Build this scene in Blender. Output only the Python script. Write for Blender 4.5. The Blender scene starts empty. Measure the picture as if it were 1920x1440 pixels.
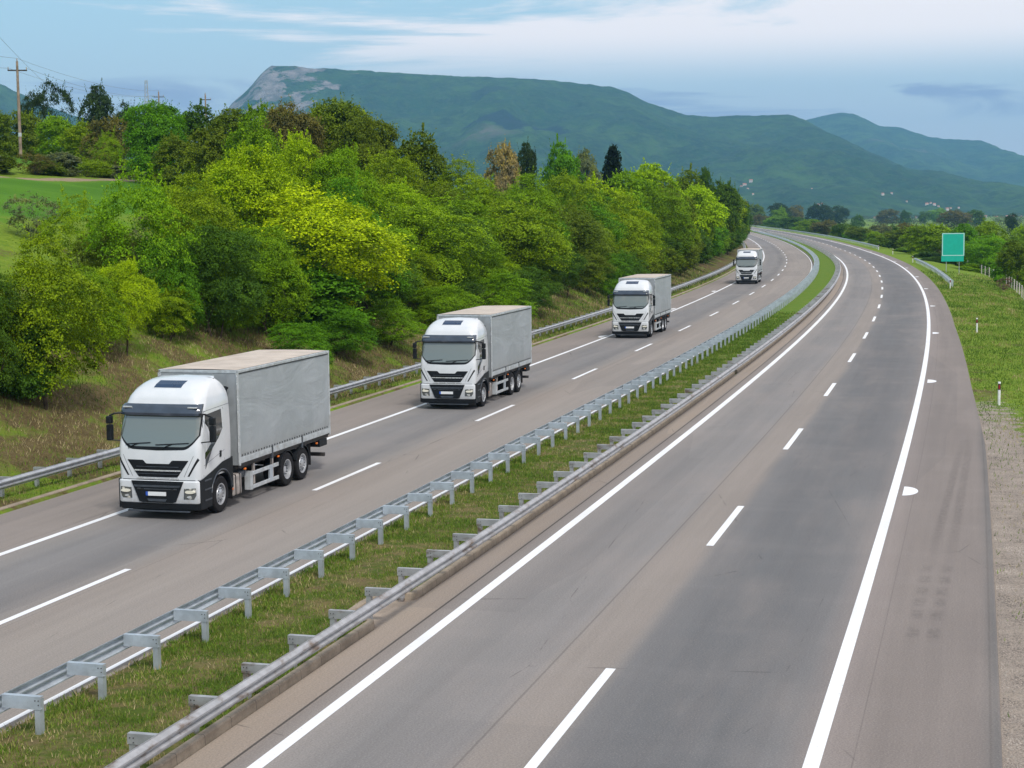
import bpy, bmesh, math, random
import numpy as np
from mathutils import Vector, Matrix
rad = math.radians
SC = bpy.context.scene
COL = SC.collection

# ------------------------------------------------------------------ camera
PITCH, ROLL, CAM_H = 5.708, -0.660, 8.433
cd = bpy.data.cameras.new("camera"); cam = bpy.data.objects.new("camera", cd); COL.objects.link(cam)
cd.sensor_width = 36.0; cd.lens = 3169.5 / 1920 * 36.0
cd.clip_start = 0.5; cd.clip_end = 60000
cam.matrix_world = (Matrix.Translation((0, 0, CAM_H)) @ Matrix.Rotation(rad(90 - PITCH), 4, 'X')
                    @ Matrix.Rotation(rad(ROLL), 4, 'Z'))
SC.camera = cam
# ------------------------------------------------------------------ light
SUN_EL, SUN_AZ = 50.0, 160.0       # azimuth clockwise from +Y: behind the camera, a little to the right
SKY_STRENGTH = 0.10
w = bpy.data.worlds.new("World"); SC.world = w; w.use_nodes = True
nt = w.node_tree; nt.nodes.clear()
def N(nt, typ, loc=None, **kw):
    n = nt.nodes.new(typ)
    for k, v in kw.items(): setattr(n, k, v)
    return n
def link(nt, a, b): nt.links.new(a, b)
sky = N(nt, 'ShaderNodeTexSky'); sky.sky_type = 'NISHITA'; sky.sun_disc = False
sky.sun_elevation = rad(SUN_EL); sky.sun_rotation = rad(SUN_AZ)
sky.air_density = 1.0; sky.dust_density = 1.6; sky.ozone_density = 1.5
tc = N(nt, 'ShaderNodeTexCoord')
def wmath(op, a, b=None, clamp=False):
    n = N(nt, 'ShaderNodeMath', operation=op); n.use_clamp = clamp
    for i, v in enumerate((a, b)):
        if v is None: continue
        if isinstance(v, (int, float)): n.inputs[i].default_value = v
        else: link(nt, v, n.inputs[i])
    return n.outputs[0]
sep = N(nt, 'ShaderNodeSeparateXYZ'); link(nt, tc.outputs['Generated'], sep.inputs[0])
el = wmath('MAXIMUM', sep.outputs['Z'], 0.0)
def cloud(scale, stretch, shift, lo, hi, detail=6, rough=.55, dist=.6):
    mp = N(nt, 'ShaderNodeMapping'); mp.inputs['Scale'].default_value = stretch; mp.inputs['Location'].default_value = shift
    link(nt, tc.outputs['Generated'], mp.inputs[0])
    nz = N(nt, 'ShaderNodeTexNoise'); nz.inputs['Scale'].default_value = scale; nz.inputs['Detail'].default_value = detail
    nz.inputs['Roughness'].default_value = rough; nz.inputs['Distortion'].default_value = dist
    link(nt, mp.outputs[0], nz.inputs['Vector'])
    mr = N(nt, 'ShaderNodeMapRange', interpolation_type='SMOOTHSTEP')
    mr.inputs['From Min'].default_value = lo; mr.inputs['From Max'].default_value = hi
    link(nt, nz.outputs[0], mr.inputs['Value']); return mr.outputs[0]
def band(z0, z1, z2, z3):
    a = N(nt, 'ShaderNodeMapRange', interpolation_type='SMOOTHSTEP'); a.inputs['From Min'].default_value = z0; a.inputs['From Max'].default_value = z1
    b = N(nt, 'ShaderNodeMapRange', interpolation_type='SMOOTHSTEP'); b.inputs['From Min'].default_value = z2; b.inputs['From Max'].default_value = z3
    link(nt, el, a.inputs['Value']); link(nt, el, b.inputs['Value'])
    return wmath('MULTIPLY', a.outputs[0], wmath('SUBTRACT', 1.0, b.outputs[0]))
def mix(f, a, b):
    m = N(nt, 'ShaderNodeMix', data_type='RGBA')
    if isinstance(f, float): m.inputs[0].default_value = f
    else: link(nt, f, m.inputs[0])
    for i, v in ((6, a), (7, b)):
        if isinstance(v, tuple): m.inputs[i].default_value = (*v, 1)
        else: link(nt, v, m.inputs[i])
    return m.outputs[2]
K = 1.0 / SKY_STRENGTH
skyc = mix(0.75, sky.outputs[0], (0.37 * K, 0.575 * K, 0.71 * K))     # thin high veil over the blue
ov = N(nt, 'ShaderNodeMapRange', interpolation_type='SMOOTHSTEP'); ov.inputs['From Min'].default_value = .20; ov.inputs['From Max'].default_value = .55
link(nt, el, ov.inputs['Value'])
skyc = mix(wmath('MULTIPLY', ov.outputs[0], .75), skyc, (0.42 * K, 0.46 * K, 0.52 * K))   # unseen cloud layer overhead, added to even out the light
# horizon pales to a lilac grey
hz = N(nt, 'ShaderNodeMapRange', interpolation_type='SMOOTHSTEP'); hz.inputs['From Min'].default_value = 0.13; hz.inputs['From Max'].default_value = 0.0
link(nt, el, hz.inputs['Value'])
skyc = mix(wmath('MULTIPLY', hz.outputs[0], .9), skyc, (0.49 * K, 0.50 * K, 0.59 * K))
nz_ = cloud(2.6, (1, 1, 11.0), (0.35, 0.0, 0.15), .0, 1.0, 8, .6)
bias = wmath('ADD', nz_, wmath('MULTIPLY', sep.outputs['X'], .45))          # the bright cloud bank lies to the right
hm_ = N(nt, 'ShaderNodeMapRange', interpolation_type='SMOOTHSTEP'); hm_.inputs['From Min'].default_value = .40; hm_.inputs['From Max'].default_value = .58; link(nt, bias, hm_.inputs['Value'])
hi = wmath('MULTIPLY', hm_.outputs[0], band(.070, .105, 2, 3))
skyc = mix(hi, skyc, (0.83 * K, 0.79 * K, 0.81 * K))
lo = wmath('MULTIPLY', cloud(6.5, (1, 1, 7.0), (1.9, 0.4, 0.6), .46, .58, 7), band(.048, .058, .072, .085))
skyc = mix(wmath('MULTIPLY', lo, .75), skyc, (0.22 * K, 0.28 * K, 0.47 * K))
bg = N(nt, 'ShaderNodeBackground'); bg.inputs['Strength'].default_value = SKY_STRENGTH
link(nt, skyc, bg.inputs['Color'])
wo = N(nt, 'ShaderNodeOutputWorld'); link(nt, bg.outputs[0], wo.inputs['Surface'])
sl = bpy.data.lights.new("sun", 'SUN'); sl.energy = 2.2; sl.angle = rad(10); sl.color = (1.0, 0.95, 0.87)
sun = bpy.data.objects.new("sun", sl); COL.objects.link(sun)
d = Vector((math.sin(rad(SUN_AZ)) * math.cos(rad(SUN_EL)), math.cos(rad(SUN_AZ)) * math.cos(rad(SUN_EL)), math.sin(rad(SUN_EL))))
sun.rotation_euler = d.to_track_quat('Z', 'Y').to_euler()
SC.view_settings.view_transform = 'Standard'; SC.view_settings.look = 'None'
SC.view_settings.gamma = 1.0; SC.view_settings.exposure = 0.38
SC.cycles.volume_bounces = 1; SC.cycles.max_bounces = 6; SC.cycles.transparent_max_bounces = 8
SC.cycles.use_denoising = True

# ------------------------------------------------------------------ helpers
def tag(o, label=None, cat=None, group=None, kind=None):
    if label: o['label'] = label
    if cat: o['category'] = cat
    if group: o['group'] = group
    if kind: o['kind'] = kind
    return o
def empty(name, loc=(0, 0, 0), rz=0.0):
    o = bpy.data.objects.new(name, None); COL.objects.link(o); o.location = loc; o.rotation_euler = (0, 0, rz); o.empty_display_size = .2
    return o
def obj(name, me, mat=None, parent=None, smooth=False):
    o = bpy.data.objects.new(name, me); COL.objects.link(o)
    if mat: me.materials.append(mat)
    if parent: o.parent = parent
    if smooth: me.polygons.foreach_set('use_smooth', np.ones(len(me.polygons), dtype=bool))
    return o
def pymesh(name, V, F, uv=None):
    me = bpy.data.meshes.new(name); me.from_pydata([tuple(map(float, v)) for v in V], [], [tuple(map(int, f)) for f in F])
    if uv is not None:
        l = me.uv_layers.new(name='UVMap'); idx = np.empty(len(me.loops), dtype=np.int32); me.loops.foreach_get('vertex_index', idx)
        l.data.foreach_set('uv', np.asarray(uv, dtype=np.float32)[idx].ravel())
    me.update(); return me
def quads(name, V, uv=None):
    """V: (n,4,3) independent quads, built fast"""
    n = len(V); me = bpy.data.meshes.new(name)
    me.vertices.add(4 * n); me.vertices.foreach_set('co', np.asarray(V, dtype=np.float32).ravel())
    me.loops.add(4 * n); me.loops.foreach_set('vertex_index', np.arange(4 * n, dtype=np.int32))
    me.polygons.add(n); me.polygons.foreach_set('loop_start', np.arange(0, 4 * n, 4, dtype=np.int32))
    try: me.polygons.foreach_set('loop_total', np.full(n, 4, dtype=np.int32))
    except Exception: pass
    me.update(calc_edges=True); return me
def vattr(me, name, vals):
    a = me.attributes.new(name, 'FLOAT', 'POINT'); a.data.foreach_set('value', np.asarray(vals, dtype=np.float32))
class MB:
    """collects solid shapes and links them as ONE mesh"""
    def __init__(s): s.V = []; s.F = []
    def add(s, V, F):
        b = len(s.V); s.V += [tuple(v) for v in V]; s.F += [tuple(i + b for i in f) for f in F]; return s
    def box(s, x0, x1, y0, y1, z0, z1, bev=0.0):
        if bev <= 0:
            V = [(x, y, z) for z in (z0, z1) for y in (y0, y1) for x in (x0, x1)]
            return s.add(V, [(0, 2, 3, 1), (4, 5, 7, 6), (0, 1, 5, 4), (1, 3, 7, 5), (3, 2, 6, 7), (2, 0, 4, 6)])
        bm = bmesh.new(); bmesh.ops.create_cube(bm, size=1)
        for v in bm.verts: v.co = Vector(((x0 + x1) / 2 + v.co.x * (x1 - x0), (y0 + y1) / 2 + v.co.y * (y1 - y0), (z0 + z1) / 2 + v.co.z * (z1 - z0)))
        bmesh.ops.bevel(bm, geom=bm.edges[:], offset=bev, segments=2, affect='EDGES', profile=.6)
        return s.bm(bm)
    def bm(s, bm):
        bm.verts.index_update(); V = [tuple(v.co) for v in bm.verts]; F = [tuple(v.index for v in f.verts) for f in bm.faces]; bm.free(); return s.add(V, F)
    def prism(s, poly, a0, a1, axis='x'):
        """poly in the two other axes, extruded along axis"""
        n = len(poly)
        def P(a, p):
            return (a, p[0], p[1]) if axis == 'x' else ((p[0], a, p[1]) if axis == 'y' else (p[0], p[1], a))
        V = [P(a0, p) for p in poly] + [P(a1, p) for p in poly]
        F = [tuple(range(n))[::-1], tuple(range(n, 2 * n))] + [(i, (i + 1) % n, n + (i + 1) % n, n + i) for i in range(n)]
        return s.add(V, F)
    def tube(s, pts, r, seg=8, cap=True):
        pts = [Vector(p) for p in pts]; rs = r if isinstance(r, (list, tuple)) else [r] * len(pts)
        V = []; F = []
        for i, p in enumerate(pts):
            t = (pts[min(i + 1, len(pts) - 1)] - pts[max(i - 1, 0)]).normalized()
            a = t.cross(Vector((0, 0, 1)) if abs(t.z) < .9 else Vector((1, 0, 0))).normalized(); b = t.cross(a)
            for k in range(seg):
                an = 2 * math.pi * k / seg; V.append(p + (a * math.cos(an) + b * math.sin(an)) * rs[i])
        for i in range(len(pts) - 1):
            for k in range(seg):
                F.append((i * seg + k, i * seg + (k + 1) % seg, (i + 1) * seg + (k + 1) % seg, (i + 1) * seg + k))
        if cap: F += [tuple(range(seg))[::-1], tuple(range((len(pts) - 1) * seg, len(pts) * seg))]
        return s.add(V, F)
    def lathe(s, prof, c, axis='x', seg=28, arc=None):
        """prof: (axial, radius) list, turned about axis through c"""
        V = []; F = []; m = len(prof)
        for k in range(seg):
            an = 2 * math.pi * k / seg
            for a, r in prof:
                if axis == 'x': V.append((c[0] + a, c[1] + r * math.cos(an), c[2] + r * math.sin(an)))
                elif axis == 'z': V.append((c[0] + r * math.cos(an), c[1] + r * math.sin(an), c[2] + a))
                else: V.append((c[0] + r * math.cos(an), c[1] + a, c[2] + r * math.sin(an)))
        for k in range(seg):
            for j in range(m - 1):
                F.append((k * m + j, k * m + j + 1, ((k + 1) % seg) * m + j + 1, ((k + 1) % seg) * m + j))
        return s.add(V, F)
    def build(s, name, mat, parent=None, smooth=False):
        me = pymesh(name, s.V, s.F)
        bm = bmesh.new(); bm.from_mesh(me); bmesh.ops.recalc_face_normals(bm, faces=bm.faces[:]); bm.to_mesh(me); bm.free()
        o = obj(name, me, mat, parent)
        if smooth:
            me.polygons.foreach_set('use_smooth', np.ones(len(me.polygons), dtype=bool))
            try: me.set_sharp_from_angle(angle=rad(38))
            except Exception: pass
        return o
def vnoise(x, y, seed=0):
    """smooth value noise, vectorised"""
    x = np.asarray(x, float); y = np.asarray(y, float)
    xi = np.floor(x).astype(np.int64); yi = np.floor(y).astype(np.int64); fx = x - xi; fy = y - yi
    fx = fx * fx * (3 - 2 * fx); fy = fy * fy * (3 - 2 * fy)
    def h(a, b):
        n = (a * 374761393 + b * 668265263 + seed * 974634777) & 0x7fffffff
        n = ((n ^ (n >> 13)) * 1274126177) & 0x7fffffff
        return ((n ^ (n >> 16)) & 0xffff) / 65535.0
    return (h(xi, yi) * (1 - fx) + h(xi + 1, yi) * fx) * (1 - fy) + (h(xi, yi + 1) * (1 - fx) + h(xi + 1, yi + 1) * fx) * fy
def fbm(x, y, seed=0, oct=4):
    t = 0; a = .5
    for o in range(oct): t = t + a * (vnoise(x * 2 ** o, y * 2 ** o, seed + o) - .5); a *= .5
    return t

# ------------------------------------------------------------------ road geometry: centre line of the near carriageway's dashes, s along, off to the right
KN = [-40, 20, 60, 100, 140, 180, 220, 260, 300, 340, 400, 460, 540, 640, 760, 900, 1100, 1400]
KV = [-0.000259, -0.000224, -0.000324, -0.000391, -0.000446, -0.000483, -0.000503, -0.000517, -0.000353, -0.000165, -0.000187,
      -0.000149, -0.000109, -0.000114, -0.00004, 0.000042, 0.000124, 0.000205]
SS = np.arange(-160, 1400, 1.0)
_k = np.interp(SS, KN, KV); _h = np.r_[0, np.cumsum((_k[1:] + _k[:-1]) / 2)]; _h = _h - _h[160] + 0.271911
_x = np.r_[0, np.cumsum((np.sin(_h[1:]) + np.sin(_h[:-1])) / 2)]; _y = np.r_[0, np.cumsum((np.cos(_h[1:]) + np.cos(_h[:-1])) / 2)]
RX = _x - _x[160] + 0.978985; RY = _y - _y[160] + 27.930656; RH = _h
def heading(s): return float(np.interp(s, SS, RH))
def PV(s, off):
    """vectorised road -> world"""
    s = np.asarray(s, float); off = np.asarray(off, float); ex = np.maximum(s - SS[-1], 0)
    h = np.interp(s, SS, RH); x = np.interp(s, SS, RX) + ex * np.sin(RH[-1]); y = np.interp(s, SS, RY) + ex * np.cos(RH[-1])
    return x + off * np.cos(h), y - off * np.sin(h)
def P(s, off, z=0.0):
    x, y = PV(s, off); return Vector((float(x), float(y), z))
def SO(x, y):
    d = np.hypot(RX - x, RY - y); i = int(np.argmin(d)); c, s_ = math.cos(RH[i]), math.sin(RH[i])
    return SS[i] + (x - RX[i]) * s_ + (y - RY[i]) * c, (x - RX[i]) * c - (y - RY[i]) * s_
def off_left(s): return np.interp(s, [16, 22, 50, 110, 200, 500], [-20.75, -20.75, -20.65, -20.5, -20.3, -20.3])
def off_right(s): return np.interp(s, [-20, 35, 57, 100, 140], [7.0, 6.9, 6.5, 6.0, 5.9])

def T(s, off):
    """terrain height at road coordinates (vectorised)"""
    s = np.asarray(s, float); off = np.asarray(off, float)
    e = off_left(s) - off                         # metres beyond the left kerb
    hillk = np.interp(s, [0, 130, 200, 290, 400, 700, 1400], [1, 1, .62, .28, .12, .0, -.3])
    bankk = np.interp(s, [0, 60, 130, 220, 320, 500], [1, .9, .8, .7, .45, .2])
    bank = np.interp(e, [-1, 0, 1.6, 7.5, 10, 60], [.1, .1, .15, 3.3, 3.9, 3.9])
    hill = np.interp(e, [0, 8, 24, 50, 56, 69, 90, 150, 300, 600, 1500, 4000], [0, 0, 4.9, 8.9, 9.4, 12.2, 14.0, 16.0, 19.5, 14, -6, -10])
    left = bank * bankk + hill * hillk
    left = np.where(e > 300, left, left) + np.clip((e - 2) / 6, 0, 1) * fbm(s / 9.0, off / 9.0, 3) * .9
    r = off - off_right(s)
    right = np.interp(r, [-1, 0, 1.5, 5, 10, 18, 40, 90], [-.035, -.035, -.07, -.25, -1.2, -2.9, -5.2, -6.0])
    right = right + np.clip((r - 1.5) / 5, 0, 1) * fbm(s / 6.0, off / 6.0, 9) * .35
    return np.where(e > -.05, left, np.where(r > -.05, right, -.08))
def TW(x, y):
    s, o = SO(x, y); return float(T(s, o))

# ------------------------------------------------------------------ materials
class Mat:
    def __init__(s, name):
        s.m = bpy.data.materials.new(name); s.m.use_nodes = True; s.nt = s.m.node_tree; s.nt.nodes.clear()
        s.out = s.nt.nodes.new('ShaderNodeOutputMaterial'); s.b = s.nt.nodes.new('ShaderNodeBsdfPrincipled')
        s.nt.links.new(s.b.outputs[0], s.out.inputs[0])
    def n(s, typ, **kw):
        n = s.nt.nodes.new(typ)
        for k, v in kw.items(): setattr(n, k, v)
        return n
    def l(s, a, b): s.nt.links.new(a, b)
    def setv(s, sock, v):
        if hasattr(v, 'is_linked') or hasattr(v, 'links'): s.l(v, sock)
        elif isinstance(v, tuple) and len(v) == 3 and sock.type == 'RGBA': sock.default_value = (*v, 1)
        else: sock.default_value = v
    def uv(s): return s.n('ShaderNodeUVMap').outputs[0]
    def objc(s): return s.n('ShaderNodeTexCoord').outputs['Object']
    def geo(s): return s.n('ShaderNodeNewGeometry').outputs['Position']
    def mapv(s, v, scale=(1, 1, 1), loc=(0, 0, 0)):
        m = s.n('ShaderNodeMapping'); m.inputs['Scale'].default_value = scale; m.inputs['Location'].default_value = loc; s.l(v, m.inputs[0]); return m.outputs[0]
    def noise(s, v, scale, detail=4, rough=.55, dist=0.0):
        n = s.n('ShaderNodeTexNoise'); s.l(v, n.inputs['Vector']); n.inputs['Scale'].default_value = scale; n.inputs['Detail'].default_value = detail
        n.inputs['Roughness'].default_value = rough; n.inputs['Distortion'].default_value = dist; return n.outputs[0]
    def mr(s, v, a, b, c=0.0, d=1.0, smooth=True):
        m = s.n('ShaderNodeMapRange'); m.interpolation_type = 'SMOOTHSTEP' if smooth else 'LINEAR'
        m.inputs['From Min'].default_value = a; m.inputs['From Max'].default_value = b; m.inputs['To Min'].default_value = c; m.inputs['To Max'].default_value = d
        s.l(v, m.inputs['Value']); return m.outputs[0]
    def math(s, op, a, b=None, clamp=False):
        m = s.n('ShaderNodeMath', operation=op); m.use_clamp = clamp; s.setv(m.inputs[0], a)
        if b is not None: s.setv(m.inputs[1], b)
        return m.outputs[0]
    def mix(s, f, a, b, blend='MIX'):
        m = s.n('ShaderNodeMix', data_type='RGBA', blend_type=blend); s.setv(m.inputs[0], f); s.setv(m.inputs[6], a); s.setv(m.inputs[7], b); return m.outputs[2]
    def ramp(s, v, stops):
        r = s.n('ShaderNodeValToRGB'); s.l(v, r.inputs[0]); e = r.color_ramp.elements
        while len(e) < len(stops): e.new(.5)
        for i, (p, c) in enumerate(stops): e[i].position = p; e[i].color = (*c, 1)
        return r.outputs[0]
    def attr(s, name): return s.n('ShaderNodeAttribute', attribute_name=name).outputs['Fac']
    def bump(s, h, strength=.3, dist=.02):
        b = s.n('ShaderNodeBump'); b.inputs['Strength'].default_value = strength; b.inputs['Distance'].default_value = dist; s.l(h, b.inputs['Height']); s.l(b.outputs[0], s.b.inputs['Normal'])
    def set(s, **kw):
        names = dict(color='Base Color', rough='Roughness', metal='Metallic', spec='Specular IOR Level', coat='Coat Weight', coatr='Coat Roughness', em='Emission Color', ems='Emission Strength')
        for k, v in kw.items(): s.setv(s.b.inputs[names[k]], v)
        return s
def simple(name, color, rough=.5, metal=0.0, var=.12, scale=6.0, spec=.5, coat=0.0, bump=0.0, dirt=None):
    m = Mat(name); o = m.objc(); nz = m.noise(o, scale, 5)
    f = m.mr(nz, .3, .7); c = m.mix(f, tuple(x * (1 - var) for x in color), tuple(min(1, x * (1 + var)) for x in color))
    if dirt:
        g = m.mr(m.noise(o, scale * .45, 6, .65), .52, .72); c = m.mix(m.math('MULTIPLY', g, .6), c, dirt)
    m.set(color=c, rough=m.mr(nz, .2, .8, max(.02, rough - .06), rough + .08), metal=metal, spec=spec, coat=coat)
    if bump: m.bump(m.noise(o, scale * 6, 4), bump, .01)
    return m.m

def asphalt(name, prof, seams=(), lo=-21.0, hi=8.0, speckle=.32):
    """prof: (offset, colour) along the road's width; long streaks follow the traffic"""
    m = Mat(name); uv = m.uv(); sp = m.n('ShaderNodeSeparateXYZ'); m.l(uv, sp.inputs[0]); s_, o_ = sp.outputs[0], sp.outputs[1]
    wob = m.noise(m.mapv(uv, (.05, .3, 1)), 1.0, 3)
    o2 = m.math('ADD', o_, m.math('MULTIPLY', m.math('SUBTRACT', wob, .5), .5))
    t = m.math('DIVIDE', m.math('SUBTRACT', o2, lo), hi - lo, clamp=True)
    c = m.ramp(t, [((o - lo) / (hi - lo), col) for o, col in prof])
    streak = m.noise(m.mapv(uv, (.06, 2.4, 1)), 1.0, 5, .6)
    c = m.mix(m.mr(streak, .3, .72, .0, .16), c, (.075, .068, .07))
    blot = m.noise(m.mapv(uv, (.11, .42, 1)), 1.0, 6, .6)
    c = m.mix(m.mr(blot, .42, .72, 0, .30), c, (.33, .285, .26))
    cross = m.noise(m.mapv(uv, (.55, .16, 1)), 1.0, 4, .6)
    c = m.mix(m.mr(cross, .45, .8, 0, .12), c, (.36, .33, .32))
    # patched rectangles along the lanes
    patch = m.n('ShaderNodeTexVoronoi', distance='CHEBYCHEV'); m.l(m.mapv(uv, (.035, .27, 1), (.3, .13, 0)), patch.inputs['Vector']); patch.inputs['Scale'].default_value = 1.0
    pc = m.n('ShaderNodeSeparateXYZ'); m.l(patch.outputs['Color'], pc.inputs[0])
    c = m.mix(m.mr(pc.outputs[0], .72, .74, 0, .16), c, (.12, .115, .12))
    # tar sealed cracks
    cr = m.n('ShaderNodeTexVoronoi', feature='DISTANCE_TO_EDGE'); m.l(m.mapv(uv, (.07, .22, 1)), cr.inputs['Vector']); cr.inputs['Scale'].default_value = 1.0; cr.inputs['Randomness'].default_value = 1.0
    wn = m.noise(m.mapv(uv, (.6, .6, 1)), 1.0, 4)
    cw = m.math('MULTIPLY', m.mr(cr.outputs[0], .0, .0035, 1, 0), m.mr(wn, .5, .62, 0, .55))
    c = m.mix(cw, c, (.05, .045, .045))
    for so_, w_, a_ in seams:
        dd = m.math('ABSOLUTE', m.math('SUBTRACT', o_, so_)); c = m.mix(m.mr(dd, w_ * .4, w_, a_, 0), c, (.045, .04, .035))
    g = m.noise(m.mapv(uv, (1, 1, 1)), 26.0, 3, .75); c = m.mix(m.mr(g, .3, .7, 0, speckle), c, (.03, .03, .035))
    g2 = m.noise(m.mapv(uv, (1, 1, 1), (7, 3, 0)), 34.0, 2, .7); c = m.mix(m.mr(g2, .55, .75, 0, speckle * .8), c, (.55, .52, .5))
    m.set(color=c, rough=.88, spec=.25); m.bump(g, .35, .006); return m.m
DK = (.150, .152, .158); DK2 = (.186, .183, .186); MID = (.262, .247, .236); TAN = (.295, .260, .234); PINK = (.236, .204, .188); LT = (.225, .216, .213)
M = {}
M['road_near'] = asphalt('road_near', [(-5.4, (.34, .28, .225)), (-4.75, (.34, .28, .23)), (-4.6, (.25, .22, .20)), (-4.1, (.31, .285, .27)), (-3.0, LT), (-1.3, (.255, .242, .238)), (-.95, TAN), (-.1, TAN), (.25, DK2),
     (1.1, DK), (2.6, DK), (3.6, DK2), (4.3, (.29, .25, .235)), (5.0, PINK), (6.6, PINK), (6.85, (.16, .15, .145))], seams=[(-4.62, .035, .9), (-1.15, .03, .35), (4.75, .015, .25), (6.80, .03, .2)], lo=-6, hi=8)
M['road_far'] = asphalt('road_far', [(-21, (.33, .29, .25)), (-20.3, (.28, .245, .225)), (-17.8, (.285, .25, .228)), (-17.1, MID), (-16.2, (.225, .22, .222)), (-15.2, (.235, .228, .228)), (-14.2, DK2), (-13.6, MID), (-12.9, TAN),
     (-11.6, (.325, .29, .263)), (-10.6, (.305, .275, .252)), (-9.4, (.315, .28, .253))], seams=[(-17.75, .02, .25), (-13.0, .02, .25)], lo=-21.5, hi=-8.5)
def paint():
    m = Mat('road_paint'); uv = m.uv(); n = m.noise(m.mapv(uv, (1, 1, 1)), 9.0, 7, .7); c = m.mix(m.mr(n, .55, .72, 0, .6), (.78, .80, .84), (.36, .345, .335))
    n2 = m.noise(m.mapv(uv, (.25, 1, 1)), 1.2, 4); c = m.mix(m.mr(n2, .4, .7, 0, .3), c, (.52, .5, .48)); m.set(color=c, rough=.6); return m.m
M['paint'] = paint()
def concrete(name, base, joint=1.0):
    m = Mat(name); uv = m.uv(); sp = m.n('ShaderNodeSeparateXYZ'); m.l(uv, sp.inputs[0])
    n = m.noise(m.mapv(uv, (1, 1, 1)), 1.6, 6, .65); c = m.mix(m.mr(n, .3, .7), tuple(x * .72 for x in base), tuple(x * 1.15 for x in base))
    n2 = m.noise(m.mapv(uv, (1, 1, 1)), 24, 4, .7); c = m.mix(m.mr(n2, .4, .8, 0, .35), c, (.10, .085, .065))
    if joint:
        fr = m.math('FRACT', m.math('DIVIDE', sp.outputs[0], joint)); dd = m.math('ABSOLUTE', m.math('SUBTRACT', fr, .5)); c = m.mix(m.mr(dd, .488, .497, 0, .75), c, (.05, .045, .04))
    m.set(color=c, rough=.9, spec=.2); m.bump(n2, .4, .01); return m.m
M['kerb'] = concrete('kerb_concrete', (.33, .275, .215)); M['kerb_grey'] = concrete('kerb_grey_concrete', (.27, .235, .20)); M['apron'] = concrete('apron_concrete', (.34, .28, .23), 0)
def metal(name, col, rust=.0, rough=.42):
    m = Mat(name); o = m.geo(); n = m.noise(o, 3.0, 6, .6); c = m.mix(m.mr(n, .3, .7), tuple(x * .82 for x in col), tuple(min(1, x * 1.12) for x in col))
    n2 = m.noise(o, 22, 4, .7); c = m.mix(m.mr(n2, .5, .8, 0, .25), c, tuple(x * .6 for x in col))
    if rust: c = m.mix(m.mr(m.noise(m.mapv(o, (1, 1, 2.5)), 1.4, 6, .65), .5, .72, 0, rust), c, (.17, .12, .085))
    m.set(color=c, metal=.55, rough=rough, spec=.5); return m.m
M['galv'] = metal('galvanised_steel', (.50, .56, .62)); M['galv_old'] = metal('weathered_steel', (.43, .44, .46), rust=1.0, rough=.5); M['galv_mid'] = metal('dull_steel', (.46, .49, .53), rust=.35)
M['bolt'] = simple('bolt_steel', (.10, .10, .10), .5, .5)

def ground_mat():
    m = Mat('ground'); g = m.geo(); uv = m.uv(); a_field, a_path, a_gravel, a_dry = (m.attr(k) for k in ('field', 'path', 'gravel', 'dry'))
    n1 = m.noise(g, .35, 6, .6); n2 = m.noise(g, 2.2, 6, .65); n3 = m.noise(g, 14, 4, .7)
    green = m.mix(m.mr(n2, .3, .7), (.10, .185, .014), (.19, .27, .026)); green = m.mix(m.mr(n3, .45, .8, 0, .5), green, (.05, .06, .02))
    dry = m.mix(m.mr(n2, .3, .7), (.125, .098, .045), (.07, .052, .024)); dry = m.mix(m.mr(n3, .4, .8, 0, .6), dry, (.22, .175, .09))
    f = m.math('ADD', m.math('MULTIPLY', m.math('SUBTRACT', n1, .5), 2.6), a_dry); f2 = m.mr(m.math('ADD', f, m.math('MULTIPLY', m.math('SUBTRACT', n2, .5), 1.0)), .25, .75)
    c = m.mix(f2, green, dry)
    soil = m.mr(m.noise(g, .9, 6, .7), .62, .72, 0, .55); c = m.mix(m.math('MULTIPLY', soil, m.mr(a_dry, .2, .6)), c, (.10, .062, .035))
    fld = m.mix(m.mr(m.noise(m.mapv(g, (.1, .1, .1)), 1.0, 4), .35, .65), (.060, .165, .010), (.085, .205, .014)); fld = m.mix(m.mr(n2, .4, .8, 0, .25), fld, (.05, .11, .015))
    c = m.mix(a_field, c, fld)
    pth = m.mix(m.mr(n2, .3, .7), (.33, .25, .18), (.22, .18, .11)); c = m.mix(m.mr(m.math('ADD', a_path, m.math('MULTIPLY', m.math('SUBTRACT', n2, .5), .7)), .4, .6), c, pth)
    gr = m.mix(m.mr(m.noise(g, 30, 3, .8), .35, .65), (.40, .345, .30), (.15, .125, .11)); gr = m.mix(m.mr(m.noise(g, 1.3, 5), .4, .7, 0, .5), gr, (.34, .29, .24))
    c = m.mix(m.mr(m.math('ADD', a_gravel, m.math('MULTIPLY', m.math('SUBTRACT', m.noise(g, 1.1, 6, .7), .5), 1.5)), .42, .60), c, gr)
    m.set(color=c, rough=.95, spec=.1); m.bump(m.math('ADD', n3, m.math('MULTIPLY', n2, 2.0)), .8, .05); return m.m
M['ground'] = ground_mat()
def median_mat():
    m = Mat('median_ground'); g = m.geo(); n2 = m.noise(g, 1.3, 6, .65); n3 = m.noise(g, 12, 5, .75)
    c = m.mix(m.mr(n2, .42, .62), (.075, .115, .015), (.18, .145, .065)); c = m.mix(m.mr(n3, .35, .75, 0, .8), c, (.045, .055, .015)); c = m.mix(m.mr(m.noise(g, 2.5, 6, .7), .55, .68, 0, .8), c, (.13, .095, .055))
    u = m.n('ShaderNodeSeparateXYZ'); m.l(m.uv(), u.inputs[0]); c = m.mix(m.mr(u.outputs[0], 45, 90, 0, .85), c, m.mix(m.mr(n2, .4, .7), (.095, .185, .014), (.13, .19, .02)))
    m.set(color=c, rough=.95, spec=.1); m.bump(n3, .8, .04); return m.m
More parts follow.
